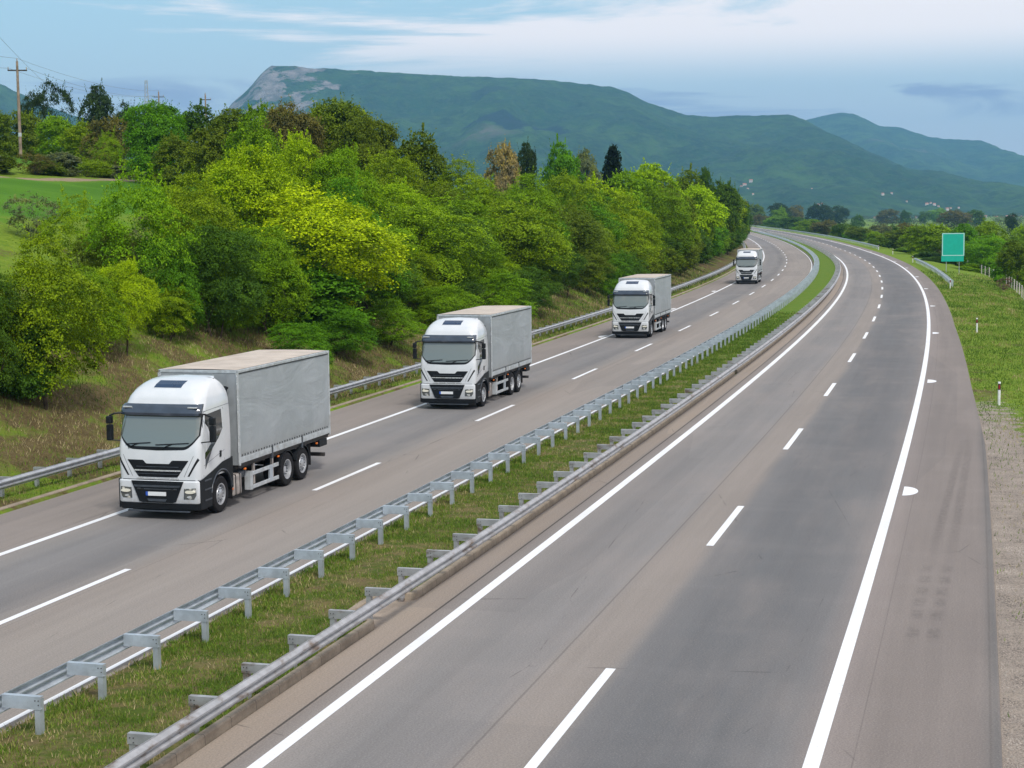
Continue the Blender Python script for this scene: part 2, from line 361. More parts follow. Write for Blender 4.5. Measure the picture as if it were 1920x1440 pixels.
M['median'] = median_mat()
def leaf_mat():
    m = Mat('leaf'); oi = m.n('ShaderNodeObjectInfo'); t = m.attr('tint'); g = m.objc()
    base = oi.outputs['Color']
    warm = m.mix(1.0, base, (1.42, 1.34, .7), 'MULTIPLY'); shade_tone = m.mix(1.0, base, (.19, .32, .8), 'MULTIPLY')  # dark end of the leaf variation also paints crown shade into the colour
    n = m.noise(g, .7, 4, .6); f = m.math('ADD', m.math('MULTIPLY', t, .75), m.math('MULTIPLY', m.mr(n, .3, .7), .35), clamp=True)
    c = m.mix(m.mr(f, .0, .55), shade_tone, base); c = m.mix(m.mr(f, .5, 1.0), c, warm)
    m.nt.nodes.remove(m.b); m.b = None
    d = m.n('ShaderNodeBsdfPrincipled'); m.l(c, d.inputs['Base Color']); d.inputs['Roughness'].default_value = .6; d.inputs['Specular IOR Level'].default_value = .10
    tr = m.n('ShaderNodeBsdfTranslucent'); m.l(m.mix(1.0, c, (1.2, 1.25, .6), 'MULTIPLY'), tr.inputs[0])
    ms = m.n('ShaderNodeMixShader'); ms.inputs[0].default_value = .20; m.l(d.outputs[0], ms.inputs[1]); m.l(tr.outputs[0], ms.inputs[2]); m.l(ms.outputs[0], m.out.inputs[0]); return m.m
M['leaf'] = leaf_mat()
def blade_mat():
    m = Mat('grass_blade'); t = m.attr('tint'); c = m.ramp(t, [(0, (.035, .075, .008)), (.4, (.09, .17, .012)), (.65, (.155, .23, .025)), (.85, (.24, .20, .075)), (1, (.40, .33, .18))]); m.set(color=c, rough=.7, spec=.2); return m.m
M['blade'] = blade_mat()
M['bark'] = simple('bark', (.075, .058, .042), .9, 0, .4, 3, .1, bump=.4)
M['wood'] = simple('weathered_wood', (.26, .20, .155), .85, 0, .3, 2, .2)
M['stone'] = simple('gravel_stone', (.30, .265, .235), .9, 0, .5, .9, .2)

# truck paints
def white_paint():
    m = Mat('white_truck_paint'); o = m.objc(); n = m.noise(o, 2.5, 5); low = m.n('ShaderNodeSeparateXYZ'); m.l(o, low.inputs[0])
    c = m.mix(m.mr(n, .3, .7), (.60, .635, .67), (.64, .67, .705)); gr = m.math('MULTIPLY', m.mr(low.outputs[2], .25, 1.3, .45, 0), m.mr(m.noise(o, 7, 6, .7), .35, .7)); c = m.mix(gr, c, (.33, .29, .25))
    m.set(color=c, rough=.28, spec=.5, coat=.6, coatr=.08); return m.m
M['white'] = white_paint()
M['black'] = simple('black_plastic', (.007, .009, .012), .5, 0, .25, 8, .25)
M['darkgrey'] = simple('dark_grey_plastic', (.045, .055, .07), .35, 0, .25, 5)
M['visor'] = simple('smoked_visor', (.035, .05, .075), .12, 0, .15, 3, .6, .5)
M['chassis'] = simple('chassis_steel', (.028, .026, .026), .7, 0, .4, 6, dirt=(.10, .08, .065))
M['rubber'] = simple('rubber', (.014, .014, .016), .85, 0, .3, 14, .2)
M['rim'] = metal('wheel_steel', (.52, .54, .57), rough=.38)
M['chrome'] = simple('silver_trim', (.62, .65, .68), .25, .5, .1)
M['alu'] = simple('aluminium_board', (.52, .56, .59), .4, .35, .14, 5, dirt=(.30, .28, .26))
M['tank'] = simple('dusty_tank', (.36, .33, .31), .6, .2, .25, 4, dirt=(.20, .16, .13))
M['amber'] = simple('amber_lens', (.75, .18, .02), .3)
M['plate'] = simple('plate_white', (.70, .72, .74), .4, 0, .04); M['plate_blue'] = simple('plate_blue', (.02, .09, .45), .4, 0, .05)
M['hatch'] = simple('hatch_glass', (.012, .035, .085), .3, 0, .1, 3, .4, 0)
M['eyelet'] = simple('eyelet', (.05, .055, .06), .5)
M['roof_tarp'] = simple('roof_tarp', (.50, .44, .385), .75, 0, .10, 1.6, .2, dirt=(.33, .27, .21), bump=.1)
def curtain():
    m = Mat('grey_curtain'); o = m.objc(); n = m.noise(m.mapv(o, (1, .8, .5)), 1.0, 4, .5, .6); f = m.noise(m.mapv(o, (.2, .35, 1.1), (3, 1, 2)), 1.0, 3, .5, 1.5)
    c = m.mix(m.mr(n, .3, .7), (.29, .325, .345), (.34, .375, .40)); c = m.mix(m.mr(m.noise(o, 9, 5, .7), .5, .8, 0, .2), c, (.20, .22, .22))
    lowz = m.n('ShaderNodeSeparateXYZ'); m.l(o, lowz.inputs[0]); c = m.mix(m.mr(lowz.outputs[2], 1.3, 2.0, .25, 0), c, (.22, .20, .175))
    m.set(color=c, rough=.5, spec=.35); m.bump(m.math('ADD', n, m.math('MULTIPLY', f, 1.5)), .5, .06); return m.m
M['curtain'] = curtain()
M['front_wall'] = simple('grey_bulkhead', (.27, .295, .315), .5, .1, .1, 3)
def glass(name, col, r=.04):
    m = Mat(name); m.set(color=col, rough=r, metal=.0, spec=1.0, coat=1.0, coatr=.03); m.b.inputs['IOR'].default_value = 1.7; return m.m
M['windscreen'] = glass('windscreen_glass', (.12, .142, .128)); M['side_glass'] = glass('side_glass', (.012, .016, .014), .05)
def lamp_glass():
    m = Mat('headlight_glass'); o = m.objc(); v = m.n('ShaderNodeTexVoronoi'); m.l(o, v.inputs['Vector']); v.inputs['Scale'].default_value = 7.0
    c = m.mix(m.mr(v.outputs['Distance'], .25, .5), (.75, .74, .68), (.12, .13, .13)); m.set(color=c, rough=.12, spec=.8, metal=.3); return m.m
M['lamp'] = lamp_glass()
ml = Mat('lit_bulb'); ml.set(color=(.62, .61, .54), em=(1, .9, .62), ems=.06); M['bulb'] = ml.m
ms_ = Mat('sign_green'); o_ = ms_.objc(); ms_.set(color=ms_.mix(ms_.mr(ms_.noise(o_, 2, 5), .3, .7), (.0, .36, .27), (.0, .40, .31)), rough=.45); M['sign'] = ms_.m
M['sign_rim'] = simple('sign_border', (.42, .66, .66), .5, 0, .05)
M['delin_white'] = simple('delineator_white', (.70, .71, .71), .5, 0, .08); M['delin_black'] = simple('delineator_black', (.03, .025, .025), .5); M['red_refl'] = simple('red_reflector', (.28, .01, .012), .3)
def mountain_mat(far=False):
    m = Mat('mountain_b' if far else 'mountain'); g = m.geo(); n1 = m.noise(g, .0035, 8, .62, .4); n2 = m.noise(g, .016, 6, .7); n3 = m.noise(g, .05, 4, .8)
    c = m.mix(m.mr(n1, .35, .65), (.012, .048, .018), (.045, .10, .022)); c = m.mix(m.mr(n2, .38, .62, 0, .85), c, (.008, .026, .016)); c = m.mix(m.mr(n3, .45, .7, 0, .6), c, (.060, .10, .04))
    c = m.mix(m.math('MULTIPLY', m.attr('clear'), m.mr(n2, .3, .6)), c, (.13, .12, .10)); c = m.mix(m.attr('dark'), c, (.010, .022, .030))
    rk = m.mix(m.mr(m.noise(m.mapv(g, (1, 1, .35)), .02, 7, .7), .35, .65), (.27, .235, .235), (.10, .10, .10))
    f = m.mr(m.math('ADD', m.attr('rock'), m.math('MULTIPLY', m.math('SUBTRACT', m.noise(m.mapv(g, (1, 1, .4)), .011, 7, .65), .5), 1.7)), .5, .6); c = m.mix(f, c, rk)
    m.set(color=c, rough=.95, spec=.05); m.bump(m.math('ADD', n2, n3), 1.0, 9.0); return m.m
M['mountain'] = mountain_mat()
def plain_mat(name, c1, c2, sc=.02):
    m = Mat(name); g = m.geo(); c = m.mix(m.mr(m.noise(g, sc, 6, .6), .35, .65), c1, c2); c = m.mix(m.mr(m.noise(g, sc * 12, 5, .7), .4, .8, 0, .4), c, tuple(x * .5 for x in c1)); m.set(color=c, rough=.95, spec=.1); return m.m
M['f_tan'] = plain_mat('field_tan', (.38, .29, .20), (.30, .25, .17)); M['f_brown'] = plain_mat('field_brown', (.14, .11, .085), (.10, .085, .06)); M['f_green'] = plain_mat('field_green', (.07, .17, .03), (.10, .19, .05))
M['h_wall'] = simple('house_wall', (.52, .46, .43), .8, 0, .1, .5); M['h_roof'] = simple('house_roof', (.40, .15, .10), .8, 0, .2, .8); M['h_win'] = simple('house_window', (.05, .06, .07), .3)

# ------------------------------------------------------------------ ground sheet, in road coordinates, out to the horizon
def stepped(*segs):
    r = []
    for a, b, st in segs: r += list(np.arange(a, b, st))
    return r
Sg = np.array(stepped((-150, -30, 10), (-30, 70, 1.0), (70, 200, 2.0), (200, 420, 5), (420, 1000, 20), (1000, 2000, 100), (2000, 12001, 1000)))
eL = np.array([-.25, .02, .3, .8] + stepped((1.4, 12, .6), (12, 60, 2), (60, 110, 3), (110, 300, 20), (300, 1500, 150), (1500, 9001, 1500)))[::-1]
eR = np.array([-.4, .0, .25] + stepped((.6, 14, .6), (14, 60, 3), (60, 200, 20), (200, 1000, 100), (1000, 9001, 1000)))
S2 = np.repeat(Sg[:, None], len(eL) + len(eR), 1)
O2 = np.concatenate([off_left(Sg)[:, None] - eL[None], off_right(Sg)[:, None] + eR[None]], 1)
gx, gy = PV(S2, O2); gz = T(S2, O2)
gz = np.where((S2 > 2000), -7.0, gz)
ns, no = S2.shape
idx = np.arange(ns * no).reshape(ns, no)
F = np.stack([idx[:-1, :-1], idx[:-1, 1:], idx[1:, 1:], idx[1:, :-1]], -1).reshape(-1, 4)
me = pymesh('ground', np.stack([gx, gy, gz], -1).reshape(-1, 3), F, np.stack([S2, O2], -1).reshape(-1, 2))
el_ = (off_left(S2) - O2).ravel(); er_ = (O2 - off_right(S2)).ravel(); s_ = S2.ravel()
leftm = el_ > -.3
field = np.where(leftm, np.where(((el_ > 24) & (el_ < 50)) | ((el_ > 60) & (el_ < 78)), 1.0, 0), 0) * (s_ < 175)
path = np.where(leftm & (el_ > 49) & (el_ < 54), .75, 0)
dry = np.where(leftm, np.interp(el_, [0, 1.5, 7, 10, 20], [.35, .68, .62, .2, -.1]), np.interp(er_, [0, 2, 8, 20], [.35, .15, .25, .3]))
dry = dry + np.where(leftm, np.interp(s_, [0, 30, 60, 200], [.0, .06, .1, .1]), np.interp(s_, [10, 60, 150], [.1, -.05, -.25]))
gravel = np.where(leftm, np.where(el_ < .6, .15, 0), np.interp(er_, [0, .3, 1.2, 1.9, 3.0], [1.1, 1.2, 1.1, .5, 0]) * np.interp(s_, [5, 30, 48, 62], [1, .8, .45, 0]))
for nme, v in (('field', field), ('path', path), ('dry', dry), ('gravel', gravel)): vattr(me, nme, v)
tag(obj('ground', me, M['ground'], smooth=True), kind='structure')

def strip(name, prof, s0, s1, ds, mat, parent=None, kind='structure', closed=False, caps=False, smooth=False):
    """sweep a profile [(off or f(s), z)] along the road"""
    s = np.linspace(s0, s1, max(2, int(round((s1 - s0) / ds)) + 1)); n = len(prof); V = []; UV = []
    acc = 0
    ds_ = [0]
    for a, b in zip(prof[:-1], prof[1:]): ds_.append(ds_[-1] + (abs(a[1] - b[1])))
    for j, (o, z) in enumerate(prof):
        of = o(s) if callable(o) else np.full(len(s), float(o)); x, y = PV(s, of)
        V.append(np.stack([x, y, np.full(len(s), float(z))], -1)); UV.append(np.stack([s, of + ds_[j] * .3], -1))
    V = np.stack(V, 1).reshape(-1, 3); UV = np.stack(UV, 1).reshape(-1, 2); F = []
    m = n if closed else n - 1
    for i in range(len(s) - 1):
        for j in range(m):
            k = (j + 1) % n; F.append((i * n + j, i * n + k, (i + 1) * n + k, (i + 1) * n + j))
    if caps: F += [tuple(range(n))[::-1], tuple(range((len(s) - 1) * n, len(s) * n))]
    me = pymesh(name, V, F, UV)
    o = obj(name, me, mat, parent, smooth)
    if parent is None: tag(o, kind=kind)
    return o
SE = 1380
strip('road', [(-5.36, 0), (-3, 0), (0, 0), (3, 0), (lambda s: off_right(s) - .03, 0), (off_right, -.01), (lambda s: off_right(s) + .01, -.09)], -60, SE, 2, M['road_near'])
strip('road', [(lambda s: off_left(s) - .05, 0), (-17, 0), (-13, 0), (-8.98, 0)], -60, SE, 2, M['road_far'])
# kerbs
strip('kerb', [(lambda s: off_left(s) + .03, 0), (lambda s: off_left(s) + .0, .105), (lambda s: off_left(s) - .03, .12), (lambda s: off_left(s) - .17, .12), (lambda s: off_left(s) - .18, -.1)], -60, SE, 2, M['kerb'])
strip('kerb', [(-8.985, -.06), (-8.985, .045), (-8.965, .06), (-8.83, .06), (-8.82, -.06)], -60, SE, 2, M['kerb_grey'])
def kerb_path(pts, w, z0, z1, mat, name='kerb'):
    """kerb stones along a free path of (s, off); the road face is on the right of the path"""
    pts = [P(*p) for p in pts]; V = []; UV = []; F = []; L = 0
    for i, p in enumerate(pts):
        t = (pts[min(i + 1, len(pts) - 1)] - pts[max(i - 1, 0)]); t.normalize(); nrm = Vector((t.y, -t.x, 0))
        if i: L += (p - pts[i - 1]).length
        for d_, z in ((0, z0), (-.015, z1 - .025), (-.035, z1), (-w, z1), (-w, z0)): V.append(p + nrm * d_ + Vector((0, 0, z))); UV.append((L, d_ + z))
    for i in range(len(pts) - 1):
        for j in range(4): F.append((i * 5 + j, i * 5 + j + 1, (i + 1) * 5 + j + 1, (i + 1) * 5 + j))
    F += [(0, 1, 2, 3, 4), tuple((len(pts) - 1) * 5 + k for k in range(5))]
    return tag(obj(name, pymesh(name, V, F, UV), mat), kind='structure')
KB = -5.40
kerb_path([(s, KB) for s in np.arange(-60, 4.6, 1.0)] + [(4.95, KB), (5.1, KB - .04), (5.17, KB - .15), (5.2, -5.8), (5.3, -6.03), (5.6, -6.14), (6.5, -6.17), (7.2, -6.14), (7.45, -6.02), (7.55, -5.8), (7.58, KB - .12), (7.64, KB - .02), (7.8, KB), (8.2, KB)]
          + [(s, KB) for s in np.arange(9, 62, 1.0)], .15, -.06, .15, M['kerb'])
kerb_path([(s, KB) for s in np.arange(62, SE, 2.0)], .15, -.06, .15, M['kerb'])
# median
def med(s0, s1, prof, ds): strip('median', prof, s0, s1, ds, M['median'], smooth=True)
med(-60, SE, [(-8.84, .05), (-8.4, .10), (-7.6, .13), (-6.24, .13)], 2)
for a, b in ((-60, 5.12), (7.66, SE)): med(a, b, [(-6.24, .13), (-5.9, .125), (-5.53, .115)], 2)
me = pymesh('drain_apron', [P(s, o, z) for s, o, z in ((4.9, -6.3, -.012), (4.9, -5.3, -.012), (7.9, -5.3, -.012), (7.9, -6.3, -.012))], [(0, 1, 2, 3)], [(4.9, -6.7), (4.9, -5.3), (7.9, -5.3), (7.9, -6.7)])
tag(obj('gutter_apron', me, M['apron']), kind='structure')

# painted markings
def line(off, wdt, s0=-60, s1=SE, z=.005): strip('road_marking', [(off - wdt / 2, z), (off + wdt / 2, z)], s0, s1, 1.5, M['paint'])
line(-4.13, .24); line(4.15, .25); line(-17.36, .21); line(-9.20, .12)
def dashes(off, ph, n0, n1, wdt):
    V = []; F = []; UV = []
    for i in range(n0, n1):
        for k in range(6):
            s = ph + 18 * i - 3 + k; b = len(V)
            for a, o in ((s, off - wdt / 2), (s, off + wdt / 2), (s + 1, off + wdt / 2), (s + 1, off - wdt / 2)): V.append(P(a, o, .005)); UV.append((a, o))
            F.append((b, b + 1, b + 2, b + 3))
    tag(obj('road_marking', pymesh('road_marking', V, F, UV), M['paint']), kind='structure')
dashes(0.0, 0.0, -2, 70, .19); dashes(-13.27, 6.2, -2, 70, .18)
V = []; F = []; UV = []
for i in range(0, 30):
    for (s, o, sg, ln) in ((24.6 + 34 * i, 4.42, 1, .44), (19.5 + 34 * i, -17.58, -1, .42)):
        b = len(V); n = 12; V.append(P(s, o, .005)); UV.append((s, o))
        for k in range(n + 1):
            a = math.pi * k / n; V.append(P(s + math.cos(a) * (.85 if sg > 0 else 1.2), o + sg * math.sin(a) * ln, .005)); UV.append((s, o))
        for k in range(n): F.append((b, b + 1 + k, b + 2 + k))
tag(obj('road_marking', pymesh('road_marking', V, F, UV), M['paint']), kind='structure')
# tyre marks on the shoulder
mt = Mat('tyre_mark'); uvn = mt.uv(); tb = mt.n('ShaderNodeBsdfTransparent'); ms = mt.n('ShaderNodeMixShader'); mt.set(color=(.035, .035, .04), rough=.9)
spx = mt.n('ShaderNodeSeparateXYZ'); mt.l(uvn, spx.inputs[0])
av = mt.math('MULTIPLY', mt.mr(mt.math('ABSOLUTE', spx.outputs[1]), .35, 1.0, 1, 0), mt.mr(mt.noise(mt.mapv(mt.geo(), (1, 1, 1)), 6.0, 5, .7), .35, .6)); av = mt.math('MULTIPLY', av, mt.mr(mt.math('ABSOLUTE', spx.outputs[0]), .3, 1.0, .14, 0))
mt.l(av, ms.inputs[0]); mt.l(tb.outputs[0], ms.inputs[1]); mt.l(mt.b.outputs[0], ms.inputs[2]); mt.l(ms.outputs[0], mt.out.inputs[0])
V = []; F = []; UV = []
def smear(s0, s1, o0, o1, wd):
    b = len(V)
    for a, o in ((s0, o0), (s1, o1)):
        for q in (-1, 1): V.append(P(a, o + q * wd, .006))
    UV.extend([(-1, -1), (-1, 1), (1, -1), (1, 1)]); F.append((b, b + 1, b + 3, b + 2))
for k, s in enumerate([7.0, 8.6, 9.75, 10.9, 12.1, 13.3]):
    smear(s - .55, s + .55, 5.32 + .02 * k, 5.34 + .02 * k, .17); smear(s - .6, s + .6, 5.72 + .03 * k, 5.74 + .03 * k, .18)
smear(12.5, 38, 5.45, 6.15, .16); smear(12.5, 40, 5.92, 6.45, .17)
tag(obj('tyre_marks', pymesh('tyre_marks', V, F, UV), mt.m), kind='structure')

# ------------------------------------------------------------------ crash barriers
WPROF = [(0, 0), (.0, .02), (.055, .055), (.08, .075), (.08, .105), (.02, .145), (.02, .165), (.08, .205), (.08, .235), (.055, .255), (0, .29), (0, .31)]
def w_beam(name, off, side, z0, s0, s1, ds, mat, parent, taper=0.0):
    """side=+1: the face bulges towards +off; closed thin section 4 mm thick"""
    pr = [(d * side, z) for d, z in WPROF]; back = [(d * side - .006 * side, z) for d, z in WPROF][::-1]
    f0 = (lambda s: 0.0) if not callable(off) else None
    ring = pr + back
    prof = [((lambda s, dd=d: off(s) + dd) if callable(off) else off + d, z0 + z) for d, z in ring]
    return strip(name, prof, s0, s1, ds, mat, parent, closed=True, caps=True)
def barrier(label, post_off, beam_off, face, s_first, pitch, n, s0, s1, mat_b, mat_p, h=.70, base=.05, arm=True, posts_as='post', ds=1.0, fine=40, group=None):
    """one run of crash barrier: beam, posts and their spacer arms"""
    root = empty('guardrail', P(s_first, post_off(s_first) if callable(post_off) else post_off, 0)); bpy.context.view_layer.update()
    tag(root, label, 'guardrail', group)
    inv = root.matrix_world.inverted() if False else Matrix.Translation(-root.location)
    bo = w_beam('beam', beam_off, face, h - .26, s0, s1, ds, mat_b, root); bo.data.transform(inv)
    rest = MB()
    for i in range(n):
        s = s_first + i * pitch; po = float(post_off(s)) if callable(post_off) else post_off; bo_ = float(beam_off(s)) if callable(beam_off) else beam_off
        hd = -heading(s); loc = P(s, po) - root.location; R = Matrix.Translation(loc) @ Matrix.Rotation(hd, 4, 'Z')
        def loc_mb(mb): mb.V = [tuple(R @ Vector(v)) for v in mb.V]; return mb
        p_ = MB(); w_ = .062   # sigma/C section post: web and two flanges, open to the back
        p_.box(-.05, .05, -w_, -w_ + .012, base - .15, h); p_.box(-.05, -.038, -w_ + .012, w_, base - .15, h); p_.box(.038, .05, -w_ + .012, w_, base - .15, h)
        d = bo_ - po; a0, a1 = (min(-.02 * 0 - .07 * np.sign(d), d), max(-.07 * np.sign(d), d)); a = MB()
        dp = .17 if mat_b is M['galv'] else .12; a.box(a0, a1, -.075, -.063, h - dp, h + .045); a.box(a0, a1, -.063, .03, h + .033, h + .045); a.box(a0, a1, -.063, -.01, h - dp, h - dp + .012)
        bl = []
        for bx in (-.025, .035):
            for bz in (-.02, -.09) if bx > 0 else (-.02,): b = MB(); bl.append(b); b.prism([(bx + .011 * math.cos(q), h + bz + .011 * math.sin(q)) for q in np.arange(0, 6.28, 1.05)], -.085, -.0755, 'y')
        if i < n and i < (n if n <= 100 else 99):
            po_ = loc_mb(p_).build('post', mat_p, root)
            if i < fine:
                if arm: loc_mb(a).build('spacer_arm', mat_b, po_); [loc_mb(b).build('bolt', M['bolt'], po_) for b in bl]
            elif arm:
                loc_mb(a).build('spacer_arm', mat_b, po_)
        else:
            loc_mb(p_); loc_mb(a); rest.add(p_.V, p_.F)
            if arm: rest.add(a.V, a.F)
    if rest.V: tag(rest.build('posts', mat_p, root), kind='stuff')
    return root
NA = 330
barrier('bright grey crash barrier on the left edge of the median, its posts facing the camera', -8.12, -8.76, -1, -11.55, 2.04, NA, -40, 700, M['galv'], M['galv'], base=.05, fine=36)
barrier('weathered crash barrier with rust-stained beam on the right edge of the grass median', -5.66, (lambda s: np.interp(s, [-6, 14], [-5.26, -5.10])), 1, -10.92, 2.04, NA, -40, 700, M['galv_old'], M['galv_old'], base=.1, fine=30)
barrier('roadside crash barrier along the foot of the wooded bank, behind the trucks', lambda s: off_left(s) - 1.15, lambda s: off_left(s) - .80, 1, -8.5, 2.0, 260, -30, 520, M['galv_mid'], M['galv_mid'], base=.1, fine=40)
barrier('short crash barrier on the right verge in front of the green road sign', 7.62, 7.36, -1, 166, 3.0, 31, 165, 257, M['galv'], M['galv'], base=-.05, fine=6, h=.66)
barrier('far crash barrier along the outer edge of the distant bend', lambda s: np.interp(s, [340, 360, 500, 900], [7.9, 8.2, 8.4, 8.4]), lambda s: np.interp(s, [340, 360, 500, 900], [7.62, 7.92, 8.12, 8.12]), -1, 356, 4.0, 240, 354, 1300, M['galv'], M['galv'], base=-.05, fine=0, ds=4.0, h=.66)

# ------------------------------------------------------------------ delineator posts
def delineator(label, s, off, z, rail=False, first=[None]):
    t = empty('delineator_post', P(s, off, z), -heading(s)); tag(t, label, 'delineator post', 'white delineator posts along the right verge')
    h0 = 1.0
    b = MB(); sec = [(-.06, .03), (-.045, -.05), (0, -.065), (.045, -.05), (.06, .03), (0, .05)]
    b.prism(sec, -.15, h0 - .33, 'z'); b.build('shaft', M['delin_white'], t)
    c = MB(); c.prism([(x * 1.02, y * 1.02) for x, y in sec], h0 - .33, h0 - .06, 'z'); k = c.build('black_band', M['delin_black'], t)
    r = MB(); r.box(-.03, .03, -.078, -.0665, h0 - .29, h0 - .11); r.build('red_reflector', M['red_refl'], k)
    top = MB(); sec2 = [(x * 1.0, y) for x, y in sec]; n = 6
    V = [(x, y, h0 - .06) for x, y in sec2] + [(x, y, h0 + .0 + (.05 - y) * -.2 + .02) for x, y in sec2]
    top.add(V, [tuple(range(n))[::-1], tuple(range(n, 2 * n))] + [(i, (i + 1) % n, n + (i + 1) % n, n + i) for i in range(n)]); top.build('cap', M['delin_white'], t)
for lab, s, off in (("nearest red-banded white delineator post, on the verge beside the gravel strip", 49.0, 7.62), ("second nearest white delineator post, alone on the right grass verge", 94.1, 7.4),
                    ("white delineator post touching the near end of the short right crash barrier", 162.2, 7.2), ("white delineator post at the far end of the short right crash barrier", 257.5, 7.15),
                    ("small white delineator post between the two right-hand crash barriers", 312.4, 7.6), ("white delineator post at the near end of the far crash barrier on the bend", 351.5, 7.7)):
    delineator(lab, s, off, float(T(s, off)) + .0)
# second post on the left shoulder is hidden by the trucks; none built there

# ------------------------------------------------------------------ green road sign
sg = empty('road_sign', (61.5, 235.5, float(TW(61.5, 235.5))), rad(-9)); tag(sg, 'blank green motorway sign with pale border on two posts behind the right crash barrier', 'road sign')
z0 = sg.location.z; zb, zt = 1.3 - z0, 5.25 - z0
m_ = MB(); m_.box(-1.53, 1.53, -.03, .03, zb + .78, zt, .015); m_.build('panel', M['sign'], sg)
m_ = MB(); m_.box(-1.58, 1.45, -.05, .01, zb, zb + .775, .015); m_.build('lower_panel', M['sign'], sg)
fr = MB(); a, b, c_, d_ = -1.50, 1.50, zb + .80, zt - .03
for x0, x1, y0, y1 in ((a, b, c_, c_ + .10), (a, b, d_ - .10, d_), (a, a + .11, c_ + .10, d_ - .10), (b - .11, b, c_ + .10, d_ - .10)): fr.box(x0, x1, -.042, -.031, y0, y1)
fr.build('border', M['sign_rim'], sg)
for x in (-.9, .85): l_ = MB(); l_.tube([(x, .09, -.6), (x, .09, zt - .2)], .055, 10); l_.build('leg', M['galv_mid'], sg)
br = MB(); br.box(-1.4, 1.4, .031, .07, zb + 1.2, zb + 1.28); br.box(-1.4, 1.4, .031, .07, zt - .6, zt - .52); br.build('bracket', M['galv_mid'], sg)

# ------------------------------------------------------------------ the truck: x to the right, y towards its tail, z up
ZL = [1.12, 1.35, 1.7, 2.05, 2.5, 2.93, 3.2, 3.42, 3.60, 3.74, 3.83, 3.88]
WL = [1.235, 1.25, 1.262, 1.27, 1.262, 1.245, 1.225, 1.18, 1.115, 1.03, .93, .80]
FL = [.05, .04, .045, .075, .20, .335, .40, .50, .68, .95, 1.25, 1.62]
RL_ = [.14, .15, .15, .15, .17, .2, .26, .34, .42, .48, .5, .5]
def wz(z): return float(np.interp(z, ZL, WL))
def fz(z): return float(np.interp(z, ZL, FL))
def rz_(z): return float(np.interp(z, ZL, RL_))
def fy(x, z):
    """front surface of the cab at height z"""
    w_, f, r = wz(z), fz(z), rz_(z); ax = min(abs(x), w_ - .002); y = f + .07 * (ax / w_) ** 2
    if ax > w_ - r: q = ax - (w_ - r); y += r - math.sqrt(max(r * r - q * q, 1e-6))
    return y
def front_patch(mb, xs, zb, zt, off, thick=.02, nz=6):
    """a piece lying on the cab's front: between curves zb(x) and zt(x), standing off by `off`"""
    n = len(xs); V = []
    for layer in (0, 1):
        for x in xs:
            b, t = (zb(x) if callable(zb) else zb), (zt(x) if callable(zt) else zt)
            for k in range(nz + 1):
                z = b + (t - b) * k / nz; V.append((x * (1 + (off / 1.3 if layer == 0 else 0)), fy(x, z) - (off if layer == 0 else off - thick), z))
    m = nz + 1; L = n * m; F = []
    for i in range(n - 1):
        for k in range(nz):
            a = i * m + k; F += [(a, a + m, a + m + 1, a + 1), (L + a, L + a + 1, L + a + m + 1, L + a + m)]
    for i in range(n - 1):
        F += [(i * m, L + i * m, L + (i + 1) * m, (i + 1) * m), (i * m + nz, (i + 1) * m + nz, L + (i + 1) * m + nz, L + i * m + nz)]
    for k in range(nz):
        a = k; b = (n - 1) * m + k; F += [(a, a + 1, L + a + 1, L + a), (b, L + b, L + b + 1, b + 1)]
    return mb.add(V, F)
def quad_patch(mb, pts, off, thick=.02, nu=8, nz=5):
    """four corners (x,z) bl, br, tr, tl on the cab's front"""
    (x0, z0), (x1, z1), (x2, z2), (x3, z3) = pts; V = []
    for layer in (0, 1):
        for i in range(nu + 1):
            u = i / nu
            for k in range(nz + 1):
                v = k / nz; x = (x0 + (x1 - x0) * u) * (1 - v) + (x3 + (x2 - x3) * u) * v; z = (z0 + (z1 - z0) * u) * (1 - v) + (z3 + (z2 - z3) * u) * v
                V.append((x, fy(x, z) - (off if layer == 0 else off - thick), z))
    m = nz + 1; L = (nu + 1) * m; F = []
    for i in range(nu):
        for k in range(nz):
            a = i * m + k; F += [(a, a + m, a + m + 1, a + 1), (L + a, L + a + 1, L + a + m + 1, L + a + m)]
        F += [(i * m, L + i * m, L + (i + 1) * m, (i + 1) * m), (i * m + nz, (i + 1) * m + nz, L + (i + 1) * m + nz, L + i * m + nz)]
    for k in range(nz):
        a = k; b = nu * m + k; F += [(a, a + 1, L + a + 1, L + a), (b, L + b, L + b + 1, b + 1)]
    return mb.add(V, F)
